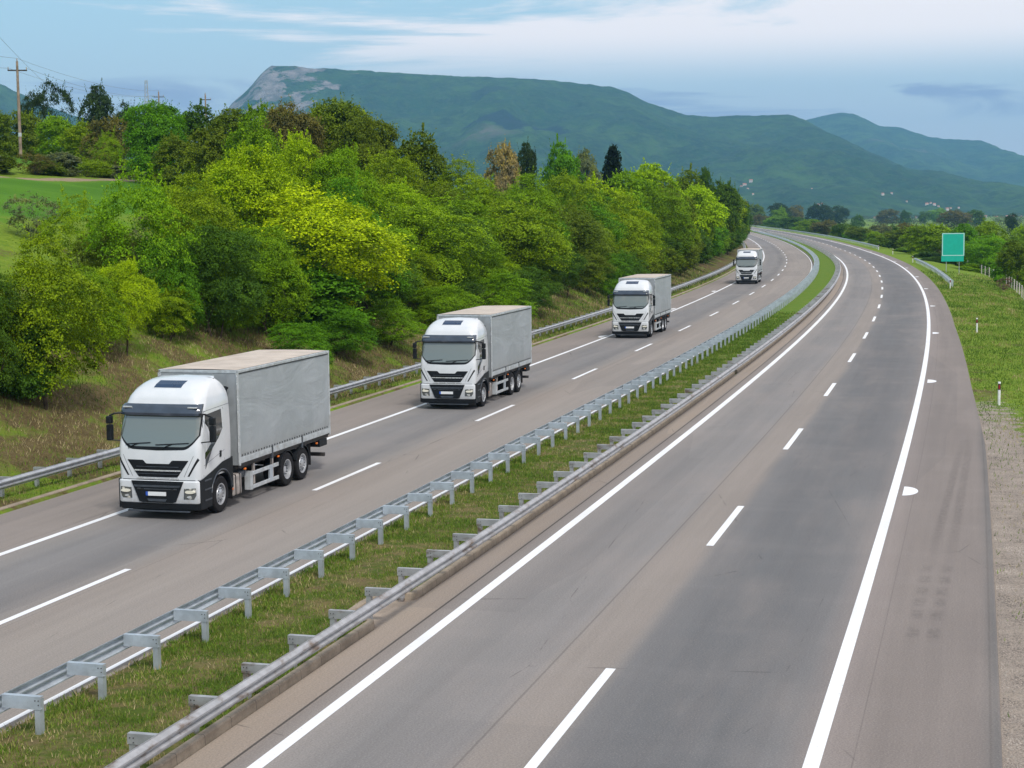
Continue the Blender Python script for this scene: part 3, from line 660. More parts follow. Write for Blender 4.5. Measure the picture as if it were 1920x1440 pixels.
def make_truck():
    t = empty('truck'); L = np.linspace
    # cab shell: rounded sections lofted upwards
    V = []; F = []; zz = sorted(set(list(L(1.12, 3.2, 14)) + list(L(3.2, 3.88, 14))))
    BK = 2.28
    def section(z):
        w_ = wz(z); pts = []
        half = [w_ * math.sin(a) for a in L(0, math.pi / 2 - .04, 16)]
        bk = BK if z < 3.3 else BK - (z - 3.3) ** 2 * .9
        for x in half[::-1]: pts.append((-x, fy(x, z)))
        for x in half[1:]: pts.append((x, fy(x, z)))
        rb = .12
        pts += [(w_, fy(w_, z) + .03), (w_, (fy(w_, z) + bk) / 2), (w_, bk - rb), (w_ - rb * .3, bk - rb * .3), (w_ - rb, bk), (0, bk + .0), (-w_ + rb, bk), (-w_ + rb * .3, bk - rb * .3), (-w_, bk - rb), (-w_, (fy(w_, z) + bk) / 2), (-w_, fy(w_, z) + .03)]
        return [(x, y, z) for x, y in pts]
    secs = [section(z) for z in zz]; n = len(secs[0])
    for s in secs: V += s
    for i in range(len(secs) - 1):
        for j in range(n): k = (j + 1) % n; F.append((i * n + j, i * n + k, (i + 1) * n + k, (i + 1) * n + j))
    F += [tuple(range(n))[::-1]]
    top = len(V); cx, cy = 0, sum(p[1] for p in secs[-1]) / n; V.append((0, (fz(3.88) + BK) / 2 + .1, 3.915)); F += [((len(secs) - 1) * n + j, (len(secs) - 1) * n + (j + 1) % n, top) for j in range(n)]
    cab = MB().add(V, F).build('cab', M['white'], t, smooth=True)
    # lower front corners (bumper) with the lamps
    bm_ = MB(); out = []
    def bump_y(x): ax = abs(x); return .0 + .05 * (ax / 1.25) ** 2 + (0 if ax < 1.13 else .13 - math.sqrt(max(.13 ** 2 - (ax - 1.13) ** 2, 0)))
    xs = list(L(-1.255, 1.255, 41)); V = []; prof = [(.47, .02), (.50, .0), (1.08, .0), (1.115, .03)]
    poly = [(x, bump_y(x)) for x in xs] + [(1.262, .5), (-1.262, .5)]
    for z, ins in prof: V += [(x * (1 - ins * .4), y + ins, z) for x, y in poly]
    n = len(poly); F = [tuple(range(n))[::-1], tuple(range((len(prof) - 1) * n, len(prof) * n))]
    for i in range(len(prof) - 1):
        for j in range(n): k = (j + 1) % n; F.append((i * n + j, i * n + k, (i + 1) * n + k, (i + 1) * n + j))
    bumper = MB().add(V, F).build('bumper', M['white'], t, smooth=True)
    lip = MB(); V = []
    for z, ins in ((.27, .06), (.30, .02), (.465, .0), (.468, .03)): V += [(x * (1.0 - ins * .5), y + ins + .005, z) for x, y in poly]
    F = [tuple(range(n))[::-1], tuple(range(3 * n, 4 * n))]
    for i in range(3):
        for j in range(n): k = (j + 1) % n; F.append((i * n + j, i * n + k, (i + 1) * n + k, (i + 1) * n + j))
    lip.add(V, F).build('front_skirt', M['black'], t)
    sl_ = MB(); sl_.box(-.95, .95, .02, .1, .22, .262, .01); sl_.build('skirt_strip', M['darkgrey'], t)
    def plate_on_bumper(mb, pts, d0, d1):
        """polygon (x,z) on the flat front of the bumper"""
        N_ = len(pts); V = [(x, bump_y(x) - d0, z) for x, z in pts] + [(x, bump_y(x) + d1, z) for x, z in pts]
        return mb.add(V, [tuple(range(N_)), tuple(range(N_, 2 * N_))[::-1]] + [(i, N_ + i, N_ + (i + 1) % N_, (i + 1) % N_) for i in range(N_)])
    lg = plate_on_bumper(MB(), [(-.80, 1.10), (-.56, .52), (-.46, .49), (.46, .49), (.56, .52), (.80, 1.10)], .036, .0).build('lower_grille', M['black'], t)
    for z0, z1, w_, mt_ in ((.93, .985, .72, 'darkgrey'), (.86, .875, .62, 'chassis'), (.53, .60, .30, 'darkgrey')): plate_on_bumper(MB(), [(-w_, z1), (-w_ + .04, z0), (w_ - .04, z0), (w_, z1)], .052, -.037).build('grille_bar', M[mt_], lg)
    plate_on_bumper(MB(), [(-.40, .885), (-.40, .862), (.42, .862), (.42, .885)], .046, -.037).build('grille_trim', M['darkgrey'], lg)
    for sgn in (-1, 1):
        for k in (0, 1):
            x = sgn * (.56 + .0 * k); plate_on_bumper(MB(), [(x - .05, .90), (x - .05, .86), (x + .05, .86), (x + .05, .90)], .045, -.037).build('fog_vent', M['darkgrey'], lg) if k == 0 else None
    np_ = plate_on_bumper(MB(), [(-.27, .80), (-.27, .69), (.28, .69), (.28, .80)], .058, -.037).build('number_plate', M['plate'], t)
    plate_on_bumper(MB(), [(-.34, .80), (-.34, .69), (-.272, .69), (-.272, .80)], .059, -.037).build('blue_band', M['plate_blue'], np_)
    for sgn in (-1, 1):
        def mx(pts): return [(sgn * x, z) for x, z in (pts if sgn > 0 else pts[::-1])]
        hl = plate_on_bumper(MB(), mx([(.80, .60), (.82, .90), (1.16, .92), (1.17, .72), (1.10, .60)]), .010, .03).build('headlight', M['lamp'], t)
        plate_on_bumper(MB(), mx([(.80, .595), (.815, .905), (.835, .905), (.822, .595)]), .014, -.011).build('rim', M['darkgrey'], hl)
        b = MB(); b.prism([(sgn * .99 + .15 * math.cos(q), .81 + .045 * math.sin(q)) for q in np.arange(0, 6.2, .5)], -.012, .05, 'y'); b.build('bulb', M['bulb'], hl)
        b = MB(); b.prism([(sgn * .96 + .06 * math.cos(q), .67 + .028 * math.sin(q)) for q in np.arange(0, 6.2, .5)], -.010, .05, 'y'); b.build('low_lamp', M['chrome'], hl)
        # slanting black air blades at the grille's outer edge
        quad_patch(MB(), [(sgn * a, z) for a, z in ((.90, 1.24), (.955, 1.24), (1.235, 1.70), (1.20, 1.76))], .006, .02, 3, 8).build('air_blade', M['black'], t)
        quad_patch(MB(), [(sgn * a, z) for a, z in ((.79, 1.22), (.80, 1.22), (1.09, 1.82), (1.08, 1.82))], .003, .01, 2, 8).build('panel_seam', M['darkgrey'], t)
    # upper grille: black field with a notch in its upper edge, two silver bars
    gl = lambda z: .86 - (1.72 - z) * .52
    ug = MB(); xs = list(L(-.93, .93, 45))
    def gt(x): a = abs(x); return 1.585 if a < .36 else (1.585 + (a - .36) / .08 * .10 if a < .44 else 1.685)
    def gb(x): a = abs(x); return 1.205 if a < .60 else 1.215 + (a - .60) / .33 * .46
    front_patch(ug, xs, gb, gt, .008, .02, 4); grille = ug.build('upper_grille', M['black'], t)
    for z, w_, h_, mt_ in ((1.395, .70, .035, 'chrome'), (1.50, .64, .018, 'darkgrey'), (1.30, .62, .014, 'darkgrey')):
        front_patch(MB(), list(L(-w_, w_, 15)), z - h_ / 2, z + h_ / 2, .03, .022, 1).build('grille_bar', M[mt_], grille)
    front_patch(MB(), list(L(-.64, .64, 15)), 1.145, 1.19, .022, .022, 1).build('trim_strip', M['chrome'], t)
    front_patch(MB(), list(L(-1.2, 1.2, 25)), 1.118, 1.135, .004, .02, 1).build('seam', M['darkgrey'], t)
    front_patch(MB(), list(L(-.92, .92, 25)), lambda x: 2.0 + .04 * (x / .92) ** 2 - .03, lambda x: 2.0 + .0 + .04 * (x / .92) ** 2, .002, .01, 1)
    # windscreen with black surround, wipers
    ws_b = lambda x: 2.045 + max(0, (abs(x) - .75)) ** 2 * 1.7
    sur = front_patch(MB(), list(L(-1.225, 1.225, 41)), lambda x: ws_b(x) - .085 + .03 * abs(x), lambda x: 2.97, .006, .02, 10).build('windscreen_surround', M['black'], t)
    wsn = front_patch(MB(), list(L(-1.19, 1.19, 41)), lambda x: ws_b(x) + .02, lambda x: 2.93, .011, .012, 12).build('windscreen', M['windscreen'], t, smooth=True)
    for x0, x1 in ((-1.0, -.22), (-.05, .95)):
        wp = MB(); pts = [(x, fy(x, 2.10 + .015 * k) - .035, 2.10 + .015 * k + .02) for k, x in enumerate(L(x0, x1, 5))]; wp.tube(pts, .014, 5)
        wp.tube([((x0 + x1) / 2 - .3, fy((x0 + x1) / 2 - .3, 2.03) - .03, 2.02), ((x0 + x1) / 2, fy((x0 + x1) / 2, 2.12) - .045, 2.155)], .012, 5); wp.build('wiper', M['black'], t)
    # sun visor
    vs = MB(); xs = list(L(-1.2, 1.2, 31)); V = []
    for dy, z in ((-.12, 2.93), (-.16, 3.0), (-.11, 3.18), (-.03, 3.24), (.02, 3.22), (-.06, 2.99), (-.09, 2.93)):
        V += [(x * (1.03 if dy < -.05 else 1), fy(x * .985, z) + dy + .0, z) for x in xs]
    n = len(xs); m7 = 7; F = []
    for r in range(m7):
        r2 = (r + 1) % m7
        for i in range(n - 1): F.append((r * n + i, r * n + i + 1, r2 * n + i + 1, r2 * n + i))
    F += [tuple(r * n for r in range(m7)), tuple(r * n + n - 1 for r in range(m7))[::-1]]
    vis = MB().add(V, F).build('sun_visor', M['visor'], t, smooth=True)
    for sgn in (-1, 1):
        mk = MB(); x0_ = sgn * 1.0; yy = fy(1.0, 3.14) - .15; mk.box(x0_ - .14, x0_ + .14, yy - .012, yy + .06, 3.135, 3.175, .01); mk.build('marker_lamp', M['chrome'], vis)
    # roof hatch on the fairing
    hp = front_patch(MB(), list(L(-.42, .42, 9)), 3.66, 3.825, .012, .02, 4).build('roof_hatch', M['hatch'], t)
    front_patch(MB(), list(L(-.46, .46, 9)), 3.64, 3.835, .006, .02, 4).build('hatch_frame', M['white'], t)
    # doors: windows, seams, handle, mirrors, steps
    for sgn in (-1, 1):
        X = lambda z, d=0: sgn * (wz(z) + d)
        def side_plate(mb, poly, d0, d1):
            N_ = len(poly); V = [(X(z, d0), y, z) for y, z in poly] + [(X(z, d1), y, z) for y, z in poly]
            return mb.add(V, [tuple(range(N_)), tuple(range(N_, 2 * N_))[::-1]] + [(i, (i + 1) % N_, N_ + (i + 1) % N_, N_ + i) for i in range(N_)])
        side_plate(MB(), [(.47, 2.05), (.56, 2.93), (1.62, 2.99), (1.64, 2.42), (1.38, 2.20), (1.02, 1.98), (.52, 1.66), (.47, 1.70)], .006, -.02).build('door_glass', M['side_glass'], t)
        side_plate(MB(), [(.50, 1.66), (.95, 1.93), (.72, 1.66), (.50, 1.40)], .007, -.02).build('door_trim', M['darkgrey'], t)
        for poly in ([(.40, 1.2), (.40, 2.9), (.412, 2.9), (.412, 1.2)], [(1.74, 1.5), (1.74, 3.02), (1.752, 3.02), (1.752, 1.5)], [(.40, 3.02), (.40, 3.03), (2.2, 3.10), (2.2, 3.09)], [(.40, 1.50), (.40, 1.51), (1.74, 1.80), (1.74, 1.79)]):
            side_plate(MB(), poly, .003, -.01).build('door_seam', M['darkgrey'], t)
        h_ = MB(); side_plate(h_, [(1.42, 1.62), (1.42, 1.80), (1.52, 1.80), (1.52, 1.62)], .02, -.01); h_.build('door_handle', M['black'], t)
        # black fender and step panel with the wheel arch cut out
        arc = [(1.50 + .64 * math.cos(a), .53 + .66 * math.sin(a)) for a in L(rad(8), rad(172), 17)]
        poly = [(.13, .30), (.13, 1.115), (.40, 1.16), (1.0, 1.30), (1.6, 1.46), (2.28, 1.52), (2.30, .62)] + arc + [(.84, .30)]
        fd = MB(); N_ = len(poly); V = [(sgn * 1.268, y, z) for y, z in poly] + [(sgn * .98, y, z) for y, z in poly]
        fd.add(V, [tuple(range(N_)), tuple(range(N_, 2 * N_))[::-1]] + [(i, (i + 1) % N_, N_ + (i + 1) % N_, N_ + i) for i in range(N_)]); fn = fd.build('wheel_arch', M['black'], t)
        for z in (.50, .80, 1.06): st = MB(); st.box(*sorted((sgn * 1.268, sgn * 1.285)), .38, .82, z, z + .045, .006); st.build('step', M['darkgrey'], fn)
        rm = MB(); pts = [(sgn * 1.275, 1.5 + .70 * math.cos(a), .53 + .72 * math.sin(a)) for a in L(rad(12), rad(168), 15)]; rm.tube(pts, .022, 6); rm.build('arch_rim', M['darkgrey'], fn)
        # white lower corner strip between bumper and door
        mi = MB(); xm = sgn * (1.50 if sgn < 0 else 1.60); my = 0 if sgn < 0 else .16
        mi.box(*sorted((xm - .075, xm + .085)), .06 + my, .22 + my, 2.20, 2.66, .035); mi.box(*sorted((xm - .075, xm + .085)), .05 + my, .21 + my, 2.68, 2.90, .035)
        mr_ = mi.build('mirror', M['black'], t)
        for pts_, r_ in (([(sgn * 1.20, .30, 2.98), (sgn * 1.36, .18 + my, 2.97), (xm, .13 + my, 2.90)], .028), ([(sgn * 1.24, .28, 2.18), (xm - sgn * .02, .13 + my, 2.22)], .018)): ar = MB(); ar.tube(pts_, r_, 6); ar.build('mirror_arm', M['black'], mr_)
        gm = MB(); gm.box(*sorted((xm - .06, xm + .07)), my + .222, my + .228, 2.24, 2.63); gm.build('mirror_glass', M['side_glass'], mr_)
    # chassis and running gear
    ch = MB(); ch.box(-.48, -.36, 1.0, 9.8, .78, 1.05); ch.box(.36, .48, 1.0, 9.8, .78, 1.05)
    for y in (2.5, 3.6, 4.7, 5.8, 6.9, 8.5, 9.5): ch.box(-.36, .36, y, y + .12, .82, 1.02)
    for y in L(2.95, 9.7, 9): ch.box(-1.2, 1.2, y, y + .08, 1.05, 1.16)
    for sgn in (-1, 1): ch.box(*sorted((sgn * 1.08, sgn * 1.2)), 2.82, 10.02, 1.08, 1.165)
    ch.box(-1.0, 1.0, .6, 2.2, .75, 1.13); ch.build('chassis', M['chassis'], t)
    for y in (1.5, 6.38, 7.66): ax = MB(); ax.tube([(-1.0, y, .53), (1.0, y, .53)], .09, 8); ax.build('axle', M['chassis'], t)
    tyre = MB(); tp = [(-.14, .30), (-.15, .40), (-.145, .49), (-.11, .527), (.11, .527), (.145, .49), (.15, .40), (.14, .30)]; tyre.lathe(tp, (0, 0, 0), 'x', 36); tyo = None
    def wheel(x, y, rear, dual):
        w_ = empty('wheel'); w_.parent = t; w_.location = (x, y, .53); sg_ = 1 if x > 0 else -1
        tm = MB(); tm.lathe([(a, r) for a, r in tp], (0, 0, 0), 'x', 36)
        if dual: tm.lathe([(a - sg_ * .33, r) for a, r in tp], (0, 0, 0), 'x', 30)
        for gq in (-.05, .05): pass
        tm.build('tyre', M['rubber'], w_, smooth=True)
        r = MB()
        if rear: r.lathe([(sg_ * a, q) for a, q in ((.145, .315), (.14, .285), (.06, .272), (-.06, .262), (-.07, .12), (.02, .115), (.06, .09), (.07, .0))], (0, 0, 0), 'x', 32)
        else: r.lathe([(sg_ * a, q) for a, q in ((.145, .315), (.14, .285), (.05, .275), (.04, .24), (.12, .20), (.13, .13), (.145, .10), (.145, .0))], (0, 0, 0), 'x', 32)
        r.build('rim', M['rim'], w_, smooth=True)
        h = MB(); fx = sg_ * (.06 if rear else .125)
        for k in range(10):
            a = 2 * math.pi * k / 10; h.tube([(fx - sg_ * .06, .165 * math.cos(a), .165 * math.sin(a)), (fx + sg_ * .025, .165 * math.cos(a), .165 * math.sin(a))], .016, 6)
        h.build('wheel_nuts', M['darkgrey'], w_)
        hh = MB()
        for k in range(8):
            a = 2 * math.pi * (k + .5) / 8; c_ = (.225 * math.cos(a), .225 * math.sin(a)); xx = sg_ * (-.062 if rear else .088)
            hh.prism([(c_[0] + .026 * math.cos(q), c_[1] + .026 * math.sin(q)) for q in np.arange(0, 6.2, .7)], *sorted((xx, xx + sg_ * .012)), 'x')
        hh.build('hand_holes', M['black'], w_)
    for sgn in (-1, 1):
        wheel(sgn * 1.09, 1.5, False, False); wheel(sgn * 1.10, 6.38, True, True); wheel(sgn * 1.09, 7.66, False, False)
        # mudguards over the rear wheels, flap behind them and behind the front wheel
        for yc in (6.38, 7.66):
            mg = MB(); o_ = [(yc + .60 * math.cos(a), .53 + .60 * math.sin(a)) for a in L(rad(20), rad(160), 13)]; i_ = [(yc + .575 * math.cos(a), .53 + .575 * math.sin(a)) for a in L(rad(160), rad(20), 13)]
            mg.prism(o_ + i_, *sorted((sgn * .80, sgn * 1.255)), 'x'); mg.build('mudguard', M['black'], t)
        fl = MB(); fl.box(*sorted((sgn * .76, sgn * 1.25)), 8.30, 8.32, .38, 1.05, .004); fl.build('mudflap', M['rubber'], t)
        fl = MB(); fl.box(*sorted((sgn * .90, sgn * 1.26)), 2.20, 2.215, .28, .95, .004); fl.build('mudflap', M['rubber'], t)
    # tank and battery box on the right; side guards; air tanks
    for sgn in (-1, 1):
        tk = MB(); tk.box(*sorted((sgn * .62, sgn * 1.22)), 2.36, 2.98, .32, .93, .05); tk.build('tank', M['tank'], t)
        for y in (2.52, 2.82): bd = MB(); bd.box(*sorted((sgn * .61, sgn * 1.235)), y, y + .04, .31, .94, .01); bd.build('tank_strap', M['chassis'], t)
        at_ = MB(); at_.lathe([(0, 0), (0, .12), (.02, .14), (.5, .14), (.52, .12), (.52, 0)], (sgn * .9, 3.15, .80), 'y', 18); at_.build('air_tank', M['darkgrey'], t)
        sgd = MB(); xo = sgn * 1.225
        for z in (.32, .73): sgd.box(*sorted((xo - sgn * .03, xo)), 3.72, 5.74, z, z + .12, .012)
        sgd.box(*sorted((xo - sgn * .035, xo + sgn * .003)), 3.66, 3.78, .30, .87, .012); sgd.box(*sorted((xo - sgn * .22, xo - sgn * .02)), 3.64, 3.70, .30, .87, .01); go_ = sgd.build('side_guard', M['alu'], t)
        gp = MB(); gp.box(*sorted((xo - sgn * .06, xo + sgn * .004)), 5.05, 5.28, .36, .82, .01); gp.build('guard_plate', M['galv'], go_)
        for y in (3.95, 5.35):
            hg = MB(); hg.box(*sorted((xo - sgn * .12, xo - sgn * .05)), y, y + .09 , .44, 1.08); hg.build('guard_hanger', M['tank'], go_)
        for y, z in ((2.28, .52), (3.2, .98), (5.7, 1.0), (8.9, .98)): am = MB(); am.box(*sorted((sgn * 1.19, sgn * 1.235)), y, y + .10, z, z + .05, .008); am.build('side_marker', M['amber'], t)
    # rear: underrun beam and lamps
    ub = MB(); ub.box(-1.2, 1.2, 9.60, 9.72, .48, .60, .01); ub.build('rear_beam', M['chassis'], t)
    for xa in (-1.22, .72): rl = MB(); rl.box(xa, xa + .5, 9.2, 9.86, .84, 1.07, .015); rl.build('rear_lamp_box', M['black'], t)
    # cargo body
    bx = MB(); bx.box(-1.235, 1.235, 2.78, 2.83, 1.17, 3.93); bulk = bx.build('bulkhead', M['front_wall'], t)
    for x in (-.9, -.45, 0, .45, .9): rr = MB(); rr.box(x - .02, x + .02, 2.765, 2.779, 1.2, 3.9); rr.build('stiffener', M['front_wall'], bulk)
    for sgn in (-1, 1):
        for y in (2.775, 10.0):
            pk = MB(); pk.box(*sorted((sgn * 1.20, sgn * 1.277)), y, y + .075, 1.16, 3.97, .012); pk.build('corner_post', M['alu'], t)
    for sgn in (-1, 1): gp = MB(); gp.tube([(sgn * 1.262, 2.73, 1.2), (sgn * 1.262, 2.73, 3.9)], .02, 6); gp.build('tension_pole', M['chrome'], t)
    fl = MB(); fl.box(-1.245, 1.245, 2.83, 10.05, 1.168, 1.21); fl.build('load_floor', M['chassis'], t)
    rr = MB(); 
    for sgn in (-1, 1): rr.box(*sorted((sgn * 1.225, sgn * 1.283)), 2.775, 10.08, 3.90, 3.985, .014)
    rr.box(-1.225, 1.225, 2.765, 2.83, 3.90, 3.985, .01); rr.box(-1.225, 1.225, 10.02, 10.08, 3.90, 3.985, .01); rr.build('roof_rail', M['alu'], t)
    # slightly sagging roof tarpaulin
    V = []; F = []; nx, ny = 9, 37
    for j in range(ny):
        for i in range(nx):
            u = i / (nx - 1); v = j / (ny - 1); V.append((-1.222 + 2.444 * u, 2.83 + 7.19 * v, 3.992 + .012 * math.sin(v * math.pi * 6) * math.sin(u * math.pi) - .0 + .018 * math.sin(u * math.pi)))
    for j in range(ny - 1):
        for i in range(nx - 1): a = j * nx + i; F.append((a, a + 1, a + nx + 1, a + nx))
    me = pymesh('roof', V, F); ro = obj('roof', me, M['roof_tarp'], t, True)
    for sgn in (-1, 1):
        V = []; F = []; ny, nz = 73, 15
        for j in range(ny):
            for i in range(nz):
                y = 2.86 + 7.13 * j / (ny - 1); z = 1.36 + 2.56 * i / (nz - 1)
                bul = .020 * math.sin(math.pi * i / (nz - 1)) + .014 * (float(fbm(y * .8, z * 1.3, 5 + sgn)) * 2) + .006 * math.sin(y * 7.5) * (1 - i / (nz - 1)) ** 2
                V.append((sgn * (1.245 + bul), y, z))
        for j in range(ny - 1):
            for i in range(nz - 1): a = j * nz + i; F.append((a, a + 1, a + nz + 1, a + nz) if sgn < 0 else (a, a + nz, a + nz + 1, a + 1))
        cu = obj('side_curtain', pymesh('side_curtain', V, F), M['curtain'], t, True)
        ey = MB()
        for y in np.arange(2.98, 9.95, .20): ey.box(*sorted((sgn * 1.258, sgn * 1.276)), y - .018, y + .018, 1.425, 1.475)
        ey.build('eyelets', M['eyelet'], cu)
        hm = MB(); hm.box(*sorted((sgn * 1.250, sgn * 1.262)), 2.87, 9.99, 3.86, 3.90); hm.build('curtain_hem', M['eyelet'], cu)
        for a, b in ((2.86, 5.15), (5.25, 7.55), (7.65, 9.98)):
            db = MB(); db.box(*sorted((sgn * 1.225, sgn * 1.262)), a, b, 1.215, 1.39, .008); db.box(*sorted((sgn * 1.255, sgn * 1.2655)), a + .01, b - .01, 1.295, 1.305); db.build('dropside', M['alu'], t)
        for y in (5.155, 7.555): sp = MB(); sp.box(*sorted((sgn * 1.19, sgn * 1.275)), y, y + .09, 1.04, 1.44, .01); sp.build('stanchion', M['darkgrey'], t)
    rd = MB()
    for a, b in ((-1.19, -.01), (.01, 1.19)): rd.box(a, b, 10.03, 10.06, 1.22, 3.89, .01)
    rd.build('rear_door', M['curtain'], t)
    ap = MB(); ap.tube([(.95, 2.5, 1.3), (.95, 2.5, 3.3), (.95, 2.62, 3.5)], .085, 10); ap.build('air_intake', M['black'], t)
    return t
def copy_tree(o, parent=None):
    c = o.copy(); COL.objects.link(c); c.parent = parent
    for ch in list(o.children): copy_tree(ch, c)
    return c
TR = [(15.5, -15.68, "nearest and largest of the four white trucks, with grey curtain sides, left of the median"),
      (42.9, -15.66, "second nearest white truck with grey curtain sides, just ahead of the middle lane dash"),
      (85.7, -15.50, "third white truck in the convoy, halfway along the wooded bank"),
      (173.4, -15.62, "farthest and smallest white truck, just coming out of the bend")]
proto = make_truck()
for i, (s, off, lab) in enumerate(TR):
    t = proto if i == 0 else copy_tree(proto)
    t.location = P(s, off, .006); t.rotation_euler = (0, 0, -heading(s + 4)); tag(t, lab, 'truck', 'white curtain-sided trucks driving in a row')

